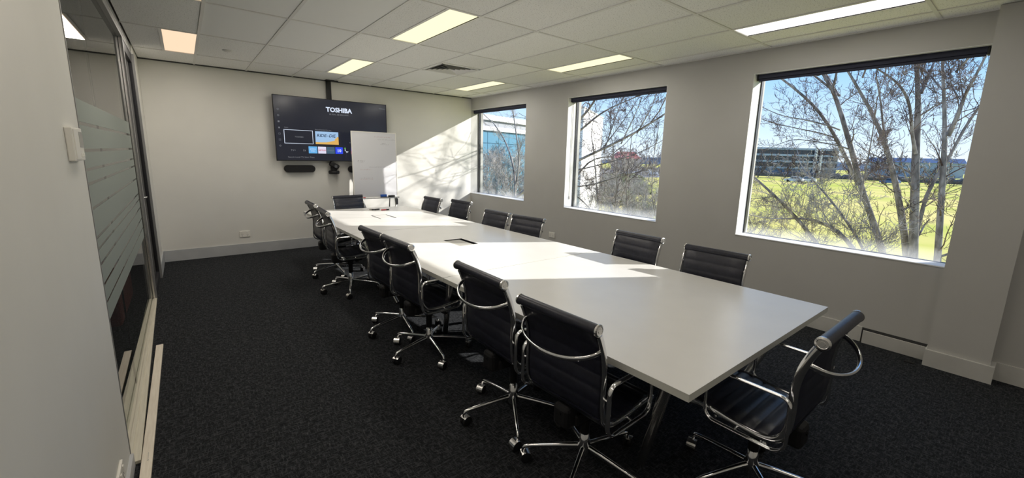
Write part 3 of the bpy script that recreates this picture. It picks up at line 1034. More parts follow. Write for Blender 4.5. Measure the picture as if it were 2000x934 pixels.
# splayed chrome legs: (top, foot)
LEGS = [((0.68, -3.44), (0.90, -3.20)), ((2.08, -3.44), (1.86, -3.20)), ((0.62, -1.70), (0.82, -1.24)), ((2.02, -1.70), (1.82, -1.24)),
        ((0.60, 0.20), (0.82, -0.20)), ((1.98, 0.20), (1.76, -0.20)), ((0.58, 2.12), (0.80, 1.86)), ((1.90, 2.08), (1.68, 1.84))]
for a, c in LEGS:
    MB().tube([(a[0] - tl.x, a[1] - tl.y, TZ - TT - 0.001), (c[0] - tl.x, c[1] - tl.y, 0.012)], [0.026, 0.021], 16).build('leg', 'brushed_alu', table)
    MB().cyl((c[0] - tl.x, c[1] - tl.y, 0.0), (c[0] - tl.x, c[1] - tl.y, 0.016), 0.015, 0.012, 12).build('foot', 'black_rubber', table)
MB().box((0.95 - tl.x, -3.35 - tl.y, TZ - TT - 0.05), (0.99 - tl.x, 2.0 - tl.y, TZ - TT - 0.001)).build('under_rail', 'frame_dark', table)
MB().box((1.65 - tl.x, -3.35 - tl.y, TZ - TT - 0.05), (1.69 - tl.x, 2.0 - tl.y, TZ - TT - 0.001)).build('under_rail', 'frame_dark', table)

marker((1.33, 1.93, TZ + 0.0004), 0.25, 'black_plastic', 'black_plastic', 'black marker pen on the far end of the table')
marker((1.385, 1.905, TZ + 0.0004), 2.2, 'black_plastic', 'grey_plastic', 'black and grey pen crossing the black marker on the far end of the table', 0.12)
marker((1.44, 1.85, TZ + 0.0004), 0.12, 'red_plastic', 'black_plastic', 'red marker pen with a dark cap on the far end of the table')

# ------------------------------------------------------------------ swivel chairs
ZR = 0.925      # height of the top roll


def smooth_curve(pts, n):
    P = [Vector((0, *p)) for p in pts]
    P = [P[0] * 2 - P[1]] + P + [P[-1] * 2 - P[-2]]
    out = []
    for i in range(1, len(P) - 2):
        for k in range(12):
            t_ = k / 12
            a, b, c, d_ = P[i - 1], P[i], P[i + 1], P[i + 2]
            out.append(0.5 * ((2 * b) + (c - a) * t_ + (2 * a - 5 * b + 4 * c - d_) * t_ ** 2 + (3 * b - a - 3 * c + d_) * t_ ** 3))
    out.append(P[-2])
    L = [0]
    for i in range(1, len(out)):
        L.append(L[-1] + (out[i] - out[i - 1]).length)
    res = []
    for k in range(n):
        s = L[-1] * k / (n - 1)
        i = max(j for j in range(len(L)) if L[j] <= s + 1e-9)
        i = min(i, len(L) - 2)
        f_ = (s - L[i]) / max(L[i + 1] - L[i], 1e-9)
        res.append(out[i].lerp(out[i + 1], f_))
    return res, L[-1]


SEAT = [(0.232, 0.418), (0.222, 0.440), (0.19, 0.452), (0.12, 0.452), (0.03, 0.440), (-0.05, 0.434), (-0.11, 0.438), (-0.150, 0.455), (-0.178, 0.492)]
BACK = [(-0.178, 0.492), (-0.190, 0.545), (-0.193, 0.61), (-0.191, 0.68), (-0.195, 0.74), (-0.207, 0.80), (-0.228, 0.86), (-0.248, 0.905), (-0.258, 0.925)]


def sling(pts, rib, name, dep, half=0.222):
    n = 73
    C_, L = smooth_curve(pts, n)
    vs, fs = [], []
    xs = [-half, -half * 0.96, -half * 0.5, 0, half * 0.5, half * 0.96, half]
    ring = []
    for i in range(n):
        t_ = (C_[min(i + 1, n - 1)] - C_[max(i - 1, 0)]).normalized()
        nr = Vector((0, -t_.z, t_.y))
        s = L * i / (n - 1)
        th = 0.0075 + dep * abs(math.sin(math.pi * s / rib)) ** 0.55
        for side in (1, -1):
            for x in xs:
                q = th if abs(x) < half * 0.99 else th * 0.35
                p = C_[i] + nr * (q * side)
                vs.append((x, p.y, p.z))
    k = len(xs)
    for i in range(n - 1):
        for side in (0, 1):
            for j in range(k - 1):
                a = i * 2 * k + side * k + j
                q = (a, a + 1, a + 1 + 2 * k, a + 2 * k)
                fs.append(q if side == 1 else tuple(reversed(q)))
        for j in (0, k - 1):
            a = i * 2 * k + j
            fs.append((a, a + k, a + 3 * k, a + 2 * k) if j == 0 else (a + 2 * k, a + 3 * k, a + k, a))
    for i in (0, n - 1):
        for j in range(k - 1):
            a = i * 2 * k + j
            fs.append((a, a + 1, a + k + 1, a + k))
    m_ = MB().add(vs, fs, True)
    return m_.build(name, 'leather', None)


def rounded_loop(y0, y1, z0, z1, radii, x):
    """closed rounded rectangle in the plane x, corners: rear-top, rear-bottom, front-bottom, front-top"""
    pts = []
    for (cy, cz, r_, a0) in ((y0, z1, radii[0], 90), (y0, z0, radii[1], 180), (y1, z0, radii[2], 270), (y1, z1, radii[3], 0)):
        ox = r_ if cy == y0 else -r_
        oz = -r_ if cz == z1 else r_
        for k in range(7):
            a = R(a0 + 15 * k)
            pts.append((x, cy + ox + r_ * math.cos(a), cz + oz + r_ * math.sin(a)))
    return pts


def make_chair():
    ch = empty('swivel_chair')
    up = []
    up.append(sling(SEAT, 0.062, 'seat', 0.0075))
    up.append(sling(BACK, 0.070, 'backrest', 0.0036))
    rl = MB().tube([(-0.232, -0.258, ZR), (0.232, -0.258, ZR)], 0.0245, 18).build('top_roll', 'leather')
    up.append(rl)
    for s in (-1, 1):
        cp = MB().lathe([(0.027, s * 0.2325), (0.027, s * 0.240), (0.020, s * 0.243), (0.018, s * 0.2415), (0.010, s * 0.2415), (0.009, s * 0.2435), (0.0, s * 0.2435)], 20, (0, -0.258, ZR), 'X', False).build('end_cap', 'brushed_alu')
        cp.parent = rl
        full = [(y, z) for y, z in SEAT] + [(y, z) for y, z in BACK[1:]]
        C_, L = smooth_curve(full, 60)
        pts = [(s * 0.2325, p.y, p.z) for p in C_[2:-2]]
        up.append(MB().tube(pts, 0.0165, 10, sx=0.5, up=(0, 0.3, 1)).build('side_rail', 'chrome'))
        loop = rounded_loop(-0.198, 0.135, 0.424, 0.670, (0.04, 0.06, 0.05, 0.045), s * 0.268)
        arm = MB().tube(loop, 0.0115, 10, closed=True, sx=0.62, up=(1, 0, 0)).build('armrest', 'chrome')
        MB().tube([(s * 0.236, -0.193, 0.60), (s * 0.266, -0.198, 0.60)], 0.006, 8).tube([(s * 0.236, 0.0, 0.432), (s * 0.266, 0.0, 0.426)], 0.006, 8).build('arm_bracket', 'chrome').parent = arm
        up.append(arm)
    h = []
    for k in range(29):
        a = math.pi * k / 28
        h.append((-0.230 * math.cos(a) * (1 - 0.05 * math.sin(a)), -0.212 - 0.116 * math.sin(a) ** 0.85, 0.826 - 0.058 * math.sin(a)))
    up.append(MB().tube(h, 0.0125, 10, sx=0.62, up=(0, 0.2, 1)).build('back_handle', 'chrome'))
    sprd = MB()
    for y in (0.10, -0.10):
        sprd.tube([(-0.23, y, 0.428), (-0.19, y, 0.408), (0.19, y, 0.408), (0.23, y, 0.428)], 0.011, 8, sx=0.6)
    up.append(sprd.build('spreader', 'chrome'))
    mech = MB().rbox((-0.065, -0.15, 0.345), (0.065, 0.12, 0.405), 0.012).rbox((-0.05, -0.200, 0.335), (0.05, -0.10, 0.450), 0.022).lathe([(0.009, -0.205), (0.009, -0.199), (0.0, -0.199)], 10, (0, 0, 0.41), 'Y').tube([(0, 0, 0.35), (0, 0, 0.30)], 0.034, 14).tube([(0.06, 0.02, 0.37), (0.18, 0.03, 0.372)], 0.006, 6).rbox((0.15, 0.018, 0.362), (0.215, 0.042, 0.38), 0.004)
    up.append(mech.build('tilt_mechanism', 'black_plastic'))
    up.append(MB().cyl((0, 0, 0.20), (0, 0, 0.302), 0.024, n=14).build('column_cover', 'black_plastic'))
    for o in up:
        o.parent = ch
        o['lifted'] = 1
    col_ = MB().cyl((0, 0, 0.10), (0, 0, 0.24), 0.015, n=14).build('gas_lift', 'chrome', ch)
    base = MB().lathe([(0.0, 0.075), (0.026, 0.075), (0.032, 0.085), (0.034, 0.135), (0.028, 0.155), (0.024, 0.20), (0.018, 0.205)], 18).build('hub', 'chrome', ch)
    for k in range(5):
        M = Matrix.Rotation(R(72 * k), 4, 'Z')
        pts = [(0.025, 0, 0.125), (0.10, 0, 0.118), (0.20, 0, 0.106), (0.285, 0, 0.095), (0.305, 0, 0.089), (0.314, 0, 0.075), (0.315, 0, 0.060)]
        arm = MB().tube([M @ Vector(p) for p in pts], [0.0155, 0.0145, 0.013, 0.0115, 0.0110, 0.010, 0.009], 10, sx=0.85).build('base_arm', 'chrome', base)
        d_ = R((25, 110, 200, 300, 60)[k])
        Mc = M @ Matrix.Translation((0.315, 0, 0)) @ Matrix.Rotation(d_, 4, 'Z') @ Matrix.Translation((0.014, 0, 0))
        w_ = MB()
        for s in (-1, 1):
            prof = [(0.010, s * 0.004), (0.027, s * 0.004), (0.029, s * 0.006), (0.029, s * 0.020), (0.026, s * 0.022), (0.008, s * 0.022)]
            vs, fs = [], []
            q = MB().lathe(prof, 18, (0, 0, 0.029), 'Y')
            w_.add([Mc @ Vector(p) for p in q.v], q.f, True)
        hd_ = MB()
        vs, fs = [], []
        nseg = 9
        for i in range(nseg):
            a = R(-15 + 150 * i / (nseg - 1))
            for (rr, yy) in ((0.0325, -0.0235), (0.0325, 0.0235), (0.0300, 0.0235), (0.0300, -0.0235)):
                vs.append(Mc @ Vector((rr * math.cos(a), yy, 0.029 + rr * math.sin(a))))
        for i in range(nseg - 1):
            for k2 in range(4):
                a, b2 = i * 4 + k2, i * 4 + (k2 + 1) % 4
                fs.append((a, b2, b2 + 4, a + 4))
        hd_.add(vs, fs)
        hd_.add(vs[:4], [(3, 2, 1, 0)])
        hd_.add(vs[-4:], [(0, 1, 2, 3)])
        cs = w_.build('caster', 'black_rubber', base)
        hd_.tube([M @ Vector((0.315, 0, 0.064)), M @ Vector((0.315, 0, 0.044))], 0.007, 8)
        hd_.build('caster_hood', 'brushed_alu', base)
    return ch


proto = make_chair()
# mid-roll x, y, roll height, facing (deg), base star rotation (deg)
L_ = 'row of black swivel chairs along the glass partition side'
W_ = 'row of black swivel chairs along the window side'
BO = 0.258
CH = [
    (0.620, 1.316, 0.930, -1.0, 56, 'black ribbed swivel chair with chrome arms, last on the partition side by the screen', L_),
    (0.570, 0.530, 0.935, -3.0, 35, 'black ribbed swivel chair, second from the screen on the partition side', L_),
    (0.607, -0.837, 0.925, 2.0, 46, 'black ribbed swivel chair on the partition side, half hidden behind the next one, mid table', L_),
    (0.600, -1.385, 0.938, 2.0, 47, 'black ribbed swivel chair on the partition side with its whole chrome base showing, mid table', L_),
    (0.634, -2.450, 0.945, -1.0, 21, 'black ribbed swivel chair, second from the near end on the partition side', L_),
    (0.653, -3.022, 0.905, 2.8, -8, 'black ribbed swivel chair nearest the near corner on the partition side', L_),
    (1.922, 1.585, 0.890, 184.7, 10, 'black swivel chair on the window side, closest to the screen wall', W_),
    (2.068, 0.962, 0.895, 184.8, 30, 'black swivel chair on the window side, just before the far corner window', W_),
    (1.952, -0.090, 0.872, 183.7, 50, 'black swivel chair on the window side, further of the pair left of the wall socket', W_),
    (1.964, -0.715, 0.880, 189.5, 20, 'black swivel chair on the window side, closer of the pair beside the wall socket', W_),
    (2.010, -2.139, 0.912, 180.0, 5, 'black swivel chair on the window side between the middle and large windows', W_),
    (2.041, -2.834, 0.900, 184.8, 33, 'black swivel chair on the window side below the large window', W_),
    (1.155, 2.169, 0.890, -84.0, 15, 'black swivel chair at the head of the table in front of the whiteboard', 'chairs at the two table ends'),
    (1.225, -3.604, 0.920, 90.3, 12, 'black swivel chair seen side on at the near end of the table, chrome handle behind', 'chairs at the two table ends'),
]
for k, (x, y, zr, face, brot, label, grp) in enumerate(CH):
    c = proto if k == 0 else copy_tree(proto)
    lift = zr - ZR
    c.location = (x, y, 0)
    c.rotation_euler = (0, 0, R(face - 90))
    tag(c, label, 'chair', grp)
    for o in c.children:
        if o.get('lifted'):
            o.location = (0, 0, lift)
        if o.name.startswith('hub'):
            o.rotation_euler = (0, 0, R(brot - (face - 90)))
            o.location = (0, 0, 0)
for o in bpy.data.objects:
    if 'lifted' in o:
        del o['lifted']

# ------------------------------------------------------------------ outside
GZ = -3.6
struct(MB().box((XO + 0.01, -120, GZ - 0.2), (420, 420, GZ)), 'ground', 'grass')
struct(MB().prism([(60, 70), (150, 60), (190, 110), (90, 150)], GZ, GZ + 0.02), 'ground', 'asphalt').name = 'ground_car_park'
h = MB()
rnd = random.Random(11)
NH = 90
hv, hf = [], []
for k in range(NH + 1):
    a = R(-25 + 110 * k / NH)
    for r_, q in ((430, 0.0), (520, 0.75), (640, 1.0)):
        top = 6.5 + 3.2 * math.sin(k * 0.21) + 2.0 * math.sin(k * 0.53 + 1) + rnd.uniform(-0.5, 0.7)
        hv.append((r_ * math.cos(a), r_ * math.sin(a) - 4, GZ + top * q * 1.15))
for k in range(NH):
    for j in range(2):
        a = k * 3 + j
        hf.append((a, a + 3, a + 4, a + 1))
struct(h.add(hv, hf, True), 'hill', 'far_hill')

LIMB = {
 'a1':[(13.0,-2.13,-1.09,0.078),(12.91,-2.03,-0.52,0.073),(12.83,-1.67,0.32,0.07),(12.74,-1.33,1.19,0.066),(12.66,-1.11,1.98,0.061),(12.57,-0.94,2.37,0.056),(12.49,-0.81,2.9,0.05),(12.4,-0.55,3.48,0.045)],
 'a2':[(12.4,-0.55,3.48,0.035),(12.33,-0.61,3.69,0.028),(12.27,-0.63,3.99,0.021),(12.2,-0.64,4.4,0.014)],
 'a3':[(12.4,-0.55,3.46,0.03),(12.47,-0.21,3.76,0.026),(12.53,0.07,4.0,0.021),(12.6,0.58,4.48,0.017)],
 'b1':[(12.9,-1.3,1.07,0.051),(12.71,-1.09,1.59,0.047),(12.53,-0.84,2.11,0.043),(12.34,-0.64,2.54,0.038),(12.16,-0.3,3.06,0.034),(11.97,0.05,3.41,0.031),(11.79,0.4,3.75,0.026),(11.6,0.8,4.07,0.022)],
 'b2':[(12.3,-0.88,2.43,0.02),(12.08,-0.72,2.52,0.017),(11.86,-0.31,2.67,0.015),(11.64,0.22,2.77,0.012),(11.42,0.53,2.94,0.009),(11.2,0.78,3.1,0.006)],
 'b3':[(12.6,-1.06,1.96,0.02),(12.3,-0.93,2.04,0.016),(12.0,-0.56,2.12,0.013),(11.7,-0.07,2.21,0.01),(11.4,0.4,1.94,0.006)],
 'b4':[(12.5,-0.76,2.24,0.018),(12.32,-0.58,2.34,0.015),(12.15,-0.01,2.48,0.012),(11.97,0.71,2.68,0.01),(11.8,1.06,2.87,0.006)],
 'g1':[(12.4,-2.65,-0.88,0.079),(12.28,-2.57,-0.4,0.073),(12.16,-2.35,0.45,0.067),(12.04,-2.23,1.03,0.061),(11.92,-2.11,1.5,0.055),(11.8,-2.01,1.79,0.05),(11.68,-1.89,2.27,0.044),(11.56,-1.66,2.73,0.038),(11.44,-1.48,3.09,0.033),(11.32,-1.28,3.37,0.027),(11.2,-1.0,3.9,0.022)],
 'g2':[(11.9,-1.99,1.79,0.026),(11.8,-1.82,2.42,0.022),(11.7,-1.72,2.98,0.017),(11.6,-1.58,3.54,0.013)],
 'g3':[(12.0,-2.42,1.85,0.037),(11.86,-2.33,2.22,0.032),(11.72,-2.22,2.91,0.028),(11.58,-2.07,3.26,0.024),(11.44,-1.87,3.48,0.02),(11.3,-1.56,3.72,0.016)],
 'c1':[(12.0,-2.77,-0.9,0.101),(12.04,-2.7,-0.43,0.091),(12.07,-2.51,1.13,0.08),(12.11,-2.38,1.97,0.069),(12.15,-2.33,2.63,0.059),(12.19,-2.27,3.16,0.048),(12.22,-2.11,3.85,0.039),(12.26,-1.96,4.56,0.029),(12.3,-1.8,5.35,0.019)],
 'c2':[(12.2,-2.29,3.18,0.036),(12.4,-2.32,3.55,0.028),(12.6,-2.35,3.89,0.019),(12.8,-2.33,4.48,0.012)],
 'c3':[(12.3,-2.13,3.8,0.02),(11.97,-2.4,3.54,0.018),(11.63,-2.6,3.27,0.016),(11.3,-2.74,3.11,0.014)],
 'd1':[(11.0,-3.24,-0.68,0.066),(11.03,-3.19,-0.25,0.059),(11.06,-3.04,1.19,0.051),(11.09,-2.96,1.94,0.044),(11.11,-2.95,2.17,0.037),(11.14,-2.82,2.81,0.03),(11.17,-2.67,3.66,0.023),(11.2,-2.49,4.63,0.017)],
 'd2':[(11.1,-2.97,2.18,0.042),(11.04,-3.07,2.6,0.035),(10.98,-3.08,2.89,0.029),(10.92,-3.19,3.25,0.022),(10.86,-3.28,3.6,0.017),(10.8,-3.35,4.09,0.011)],
 'd3':[(10.95,-3.09,2.87,0.01),(11.03,-2.98,3.29,0.008),(11.1,-2.88,3.74,0.007)],
 'e1':[(12.1,-2.67,-0.21,0.042),(12.2,-2.68,0.4,0.04),(12.3,-2.68,1.05,0.037),(12.4,-2.76,1.37,0.034),(12.5,-2.9,1.65,0.031),(12.6,-2.93,1.91,0.029),(12.7,-3.02,2.49,0.026),(12.8,-3.2,2.94,0.023),(12.9,-3.38,3.48,0.021)],
 'f1':[(10.4,-1.63,-0.69,0.05),(10.28,-1.27,-0.12,0.044),(10.16,-0.81,0.43,0.038),(10.04,-0.46,0.77,0.032),(9.92,0.03,1.2,0.024),(9.8,0.37,1.5,0.016)],
 'f2':[(10.6,-2.17,-0.65,0.055),(10.52,-1.91,-0.17,0.049),(10.44,-1.65,0.1,0.042),(10.36,-1.5,0.26,0.035),(10.28,-1.09,0.37,0.028),(10.2,-0.65,0.28,0.02)],
 'f3':[(10.8,-2.26,-0.6,0.034),(10.82,-2.03,-0.19,0.029),(10.85,-1.55,0.45,0.025),(10.88,-1.19,0.89,0.02),(10.9,-0.84,1.21,0.015)],
 'p1':[(9.2,-2.18,0.88,0.015),(9.15,-2.19,1.41,0.013),(9.1,-2.21,1.79,0.011),(9.05,-2.22,2.24,0.009),(9.0,-2.21,2.73,0.007)],
 'm1':[(7.6,5.3,0.87,0.047),(7.7,3.83,1.43,0.039),(7.8,3.62,1.66,0.036),(7.9,3.12,1.83,0.032),(8.0,2.54,1.96,0.028),(8.1,2.17,2.21,0.025),(8.2,1.9,2.46,0.022),(8.3,1.56,2.66,0.019),(8.4,1.13,2.95,0.016)],
 'm2':[(7.6,5.28,0.43,0.039),(7.75,3.8,1.05,0.03),(7.9,3.73,1.34,0.024),(8.05,3.5,1.59,0.019),(8.2,3.09,1.62,0.013)],
 'm3':[(7.6,5.11,1.67,0.037),(7.66,3.79,2.23,0.03),(7.72,3.46,2.49,0.025),(7.78,3.01,2.8,0.02),(7.84,2.66,2.9,0.016),(7.9,2.18,3.05,0.011)],
 'm4':[(7.9,3.06,-0.08,0.021),(7.83,3.17,0.88,0.018),(7.77,3.21,1.43,0.015),(7.7,3.25,1.89,0.013)],
 'm5':[(7.6,5.08,1.06,0.023),(7.73,3.7,0.49,0.019),(7.87,3.42,0.23,0.016),(8.0,3.19,-0.04,0.014)],
 'm6':[(7.6,5.34,1.51,0.046),(7.5,3.66,2.52,0.035),(7.4,3.16,2.81,0.029),(7.3,2.83,3.11,0.023)],
 'm7':[(8.0,3.14,1.7,0.02),(8.1,3.08,2.11,0.016),(8.2,3.0,2.57,0.013),(8.3,2.83,3.15,0.009)],
 'm8':[(8.0,3.19,1.82,0.016),(8.2,2.74,2.5,0.011),(8.4,2.33,3.24,0.006)],
 'm9':[(8.0,2.58,1.95,0.016),(7.85,2.11,2.62,0.01),(7.7,1.71,3.27,0.005)],
 'm10':[(8.1,2.19,2.2,0.015),(8.05,1.76,2.86,0.01),(8.0,1.56,3.46,0.005)],
 'm11':[(7.7,5.19,0.98,0.023),(7.92,3.74,1.27,0.018),(8.15,2.87,1.51,0.014),(8.38,2.25,1.72,0.01),(8.6,1.63,2.13,0.007)],
 'm12':[(7.8,5.28,0.58,0.024),(8.05,3.44,0.83,0.018),(8.3,2.79,1.14,0.014),(8.55,2.17,1.25,0.01),(8.8,1.56,1.64,0.007)],
 'm13':[(8.6,2.6,-0.22,0.017),(8.5,2.72,0.9,0.013),(8.4,2.58,1.72,0.01),(8.3,2.47,2.55,0.006)],
 'm14':[(8.9,1.86,-0.27,0.016),(8.77,2.08,0.67,0.013),(8.63,2.02,1.6,0.009),(8.5,1.85,2.41,0.006)],
 'm15':[(8.3,2.92,-0.24,0.017),(8.2,2.75,0.77,0.013),(8.1,2.84,1.57,0.01),(8.0,2.96,2.36,0.006)],
 'n1':[(9.5,8.87,-0.79,0.052),(9.6,8.88,0.45,0.044),(9.7,9.31,1.46,0.036),(9.8,10.0,2.29,0.029),(9.9,11.02,3.01,0.022)],
 'n2':[(9.6,8.88,0.45,0.041),(9.67,8.77,1.47,0.033),(9.73,9.13,2.48,0.027),(9.8,9.45,3.4,0.02)],
}


def tubes_np(lines, n):
    """many tapered tubes at once -> vertex and face lists (arrays)"""
    V, F = [], []
    base = 0
    ang = np.arange(n) * 2 * np.pi / n
    ca, sa = np.cos(ang), np.sin(ang)
    for P, rr in lines:
        P = np.asarray(P, float)
        m_ = len(P)
        T_ = np.gradient(P, axis=0)
        T_ /= np.linalg.norm(T_, axis=1)[:, None] + 1e-12
        ref = np.array([0.31, 0.17, 0.93]) if abs(T_[0, 2]) < 0.85 else np.array([0.93, 0.31, 0.17])
        N = ref - T_ * (T_ @ ref)[:, None]
        N /= np.linalg.norm(N, axis=1)[:, None] + 1e-12
        B = np.cross(T_, N)
        rr = np.asarray(rr)[:, None, None]
        ring = P[:, None, :] + rr * (N[:, None, :] * ca[None, :, None] + B[:, None, :] * sa[None, :, None])
        V.append(ring.reshape(-1, 3))
        i = np.arange(m_ - 1)[:, None] * n + base
        k = np.arange(n)[None, :]
        k2 = (k + 1) % n
        F.append(np.stack([i + k, i + k2, i + n + k2, i + n + k], -1).reshape(-1, 4))
        base += m_ * n
    return np.concatenate(V), np.concatenate(F)


def lines_mesh(name, lines, n, material, smooth=True):
    V, F = tubes_np(lines, n)
    me = bpy.data.meshes.new(name)
    me.vertices.add(len(V))
    me.vertices.foreach_set('co', V.astype(np.float32).ravel())
    me.loops.add(len(F) * 4)
    me.loops.foreach_set('vertex_index', F.astype(np.int32).ravel())
    me.polygons.add(len(F))
    me.polygons.foreach_set('loop_start', np.arange(len(F), dtype=np.int32) * 4)
    me.polygons.foreach_set('use_smooth', np.full(len(F), smooth))
    me.update(calc_edges=True)
    me.materials.append(MATS[material])
    return me


def obj_of(name, me, parent=None, loc=(0, 0, 0)):
    o = bpy.data.objects.new(name, me)
    COL.objects.link(o)
    o.parent = parent
    o.location = loc
    return o


class Grower:
    def __init__(self, seed, rmin=0.0036):
        self.rmin = rmin
        self.ratio = (0.22, 0.40)
        self.r = np.random.default_rng(seed)
        self.big, self.fine = [], []

    def branch(self, p, d, L, r0, level, maxlevel, nchild, segs=5, up=0.12, wob=0.20):
        pts, rad = [np.array(p)], [r0]
        d = np.array(d, float)
        d /= np.linalg.norm(d)
        dirs = [d]
        for k in range(segs):
            d = d + self.r.normal(0, wob, 3) + np.array([0, 0, up])
            d /= np.linalg.norm(d)
            pts.append(pts[-1] + d * L / segs)
            rad.append(max(r0 * (1 - 0.75 * (k + 1) / segs), self.rmin))
            dirs.append(d)
        (self.big if r0 > 0.02 else self.fine).append((np.array(pts), np.array(rad)))
        if level < maxlevel:
            self.children(pts, rad, L, level, maxlevel, nchild)

    def children(self, pts, rad, L, level, maxlevel, nchild, start=0.12, lmin=0.35, lmax=0.62):
        pts = np.array(pts)
        seg = len(pts) - 1
        for c in range(nchild):
            t_ = start + (1 - start) * (c + self.r.uniform(0, 1)) / nchild
            q = min(t_, 0.999) * seg
            i = int(q)
            p = pts[i] + (pts[i + 1] - pts[i]) * (q - i)
            ax = pts[i + 1] - pts[i]
            ax = ax / (np.linalg.norm(ax) + 1e-9)
            s = self.r.normal(0, 1, 3)
            s -= ax * (s @ ax)
            s /= np.linalg.norm(s) + 1e-9
            a = self.r.uniform(0.55, 1.15)
            d = ax * math.cos(a) + s * math.sin(a)
            rr = rad[i] * self.r.uniform(*self.ratio)
            self.branch(p, d, L * self.r.uniform(lmin, lmax) * (1 - 0.35 * t_), max(rr, self.rmin * 1.25), level + 1, maxlevel, max(3, nchild - 2), segs=4)


def extend(P, r, n=14):
    """resample a measured limb as a smooth line"""
    P, r = np.array(P), np.array(r)
    t_ = np.concatenate([[0], np.cumsum(np.linalg.norm(np.diff(P, axis=0), axis=1))])
    s = np.linspace(0, t_[-1], n)
    Q = np.stack([np.interp(s, t_, P[:, k]) for k in range(3)], 1)
    for _ in range(2):
        Q[1:-1] = 0.25 * Q[:-2] + 0.5 * Q[1:-1] + 0.25 * Q[2:]
    return Q, np.interp(s, t_, r), t_[-1]


def measured_tree(limbs, label, seed, trunk_key, group, ntw=9, up_extra=0.0, more=(), twig='twig_bark'):
    """a bare tree: measured trunk and limbs, grown twigs; the trunk is carried down to the ground"""
    P0 = np.array([p[:3] for p in LIMB[trunk_key]])
    base = P0[0] + (P0[0] - P0[1]) / max(1e-3, (P0[1] - P0[0])[2]) * (P0[0][2] - GZ) * 0.6
    base[2] = GZ
    t = tag(empty('bare_tree', tuple(base)), label, 'tree', group)
    G = Grower(seed)
    for key in limbs:
        P = [p[:3] for p in LIMB[key]]
        r_ = [p[3] for p in LIMB[key]]
        if key == trunk_key:
            P = [tuple(base)] + P
            r_ = [r_[0] * 1.35] + r_
        elif LIMB[key][0][2] < -0.3:
            q = np.array(P[0]) * 0.5 + base * 0.5
            q[2] = GZ + 1.4
            P = [tuple(base), tuple(q)] + P
            r_ = [r_[0] * 1.2, r_[0] * 1.15] + r_
        Q, rr, L = extend(P, r_, 20 if key == trunk_key else 14)
        obj_of('trunk' if key == trunk_key else 'limb', lines_mesh('limb', [(Q - base, rr)], 9, 'bark'), t)
        vis = Q[:, 2] > -1.0
        if vis.sum() > 3:
            Qv, rv = Q[vis], rr[vis]
            Lv = np.linalg.norm(np.diff(Qv, axis=0), axis=1).sum()
            G.children(Qv - base, rv, min(Lv, 2.6), 0, 3, ntw, start=0.05, lmin=0.26, lmax=0.60)
        # leader carrying on past the measured end
        d = Q[-1] - Q[-3]
        G.branch(Q[-1] - base, d, 1.6 + up_extra, rr[-1], 0, 2, 5, segs=6)
    G.ratio = (0.40, 0.62)
    for p, d, L, r_ in more:
        G.branch(np.array(p) - base, d, L, r_, 0, 2, 5, segs=8, up=0.05, wob=0.15)
    if G.big:
        obj_of('branches', lines_mesh('branches', G.big, 6, 'bark'), t)['kind'] = 'stuff'
    o = obj_of('twigs', lines_mesh('twigs', G.fine, 3, twig), t)
    o['kind'] = 'stuff'
    return t


GT = 'bare trees just outside the windows'
measured_tree(['a1', 'a2', 'a3', 'b1', 'b2', 'b3', 'b4'], 'bare tree with a leaning trunk, left of the thick upright trunks outside the large window', 5, 'a1', GT, 9,
              more=[((12.5, -0.7, 3.3), (0.1, 0.9, 1.0), 3.2, 0.03)])
measured_tree(['c1', 'c2', 'c3', 'g1', 'g2', 'g3', 'e1'], 'thickest bare tree outside the large window, several trunks from one base', 7, 'c1', GT, 10, 0.8,
              more=[((12.2, -2.1, 4.2), (-0.6, 0.5, 0.8), 3.4, 0.022), ((12.3, -1.8, 5.2), (0.2, -0.9, 0.8), 3.0, 0.025), ((12.2, -2.0, 4.6), (-0.5, -0.2, 1.0), 3.4, 0.025), ((11.3, -1.4, 3.5), (-0.5, -0.2, 0.9), 3.0, 0.02)])
measured_tree(['d1', 'd2', 'd3', 'p1'], 'bare upright tree beside the column edge outside the large window', 9, 'd1', GT, 10, 0.8,
              more=[((11.1, -2.9, 3.4), (-0.5, -0.8, 0.8), 3.2, 0.022), ((10.9, -3.3, 3.9), (-0.2, -0.9, 0.8), 3.2, 0.025)])
measured_tree(['f2', 'f1', 'f3'], 'low spreading bare tree at the bottom of the large window', 12, 'f2', GT, 13, twig='pale_twig')
measured_tree(['m%d' % k for k in range(1, 16)], 'bare tree reaching thin limbs across the middle window', 15, 'm1', GT, 8, 0.0,
              more=[((8.2, 1.9, 2.46), (-0.1, -0.8, 0.45), 3.0, 0.018), ((7.4, 3.16, 2.81), (-0.9, -1.1, 0.22), 3.4, 0.017), ((7.6, 3.4, 2.75), (-0.9, -0.7, 0.15), 2.9, 0.013), ((7.9, 2.2, 3.05), (0.0, -1.0, 0.35), 3.0, 0.018), ((7.6, 4.9, 2.2), (-0.3, -0.9, 0.7), 3.2, 0.025)])
measured_tree(['n1', 'n2'], 'slim pale bare tree in the far corner window', 18, 'n1', GT, 10, twig='pale_twig')


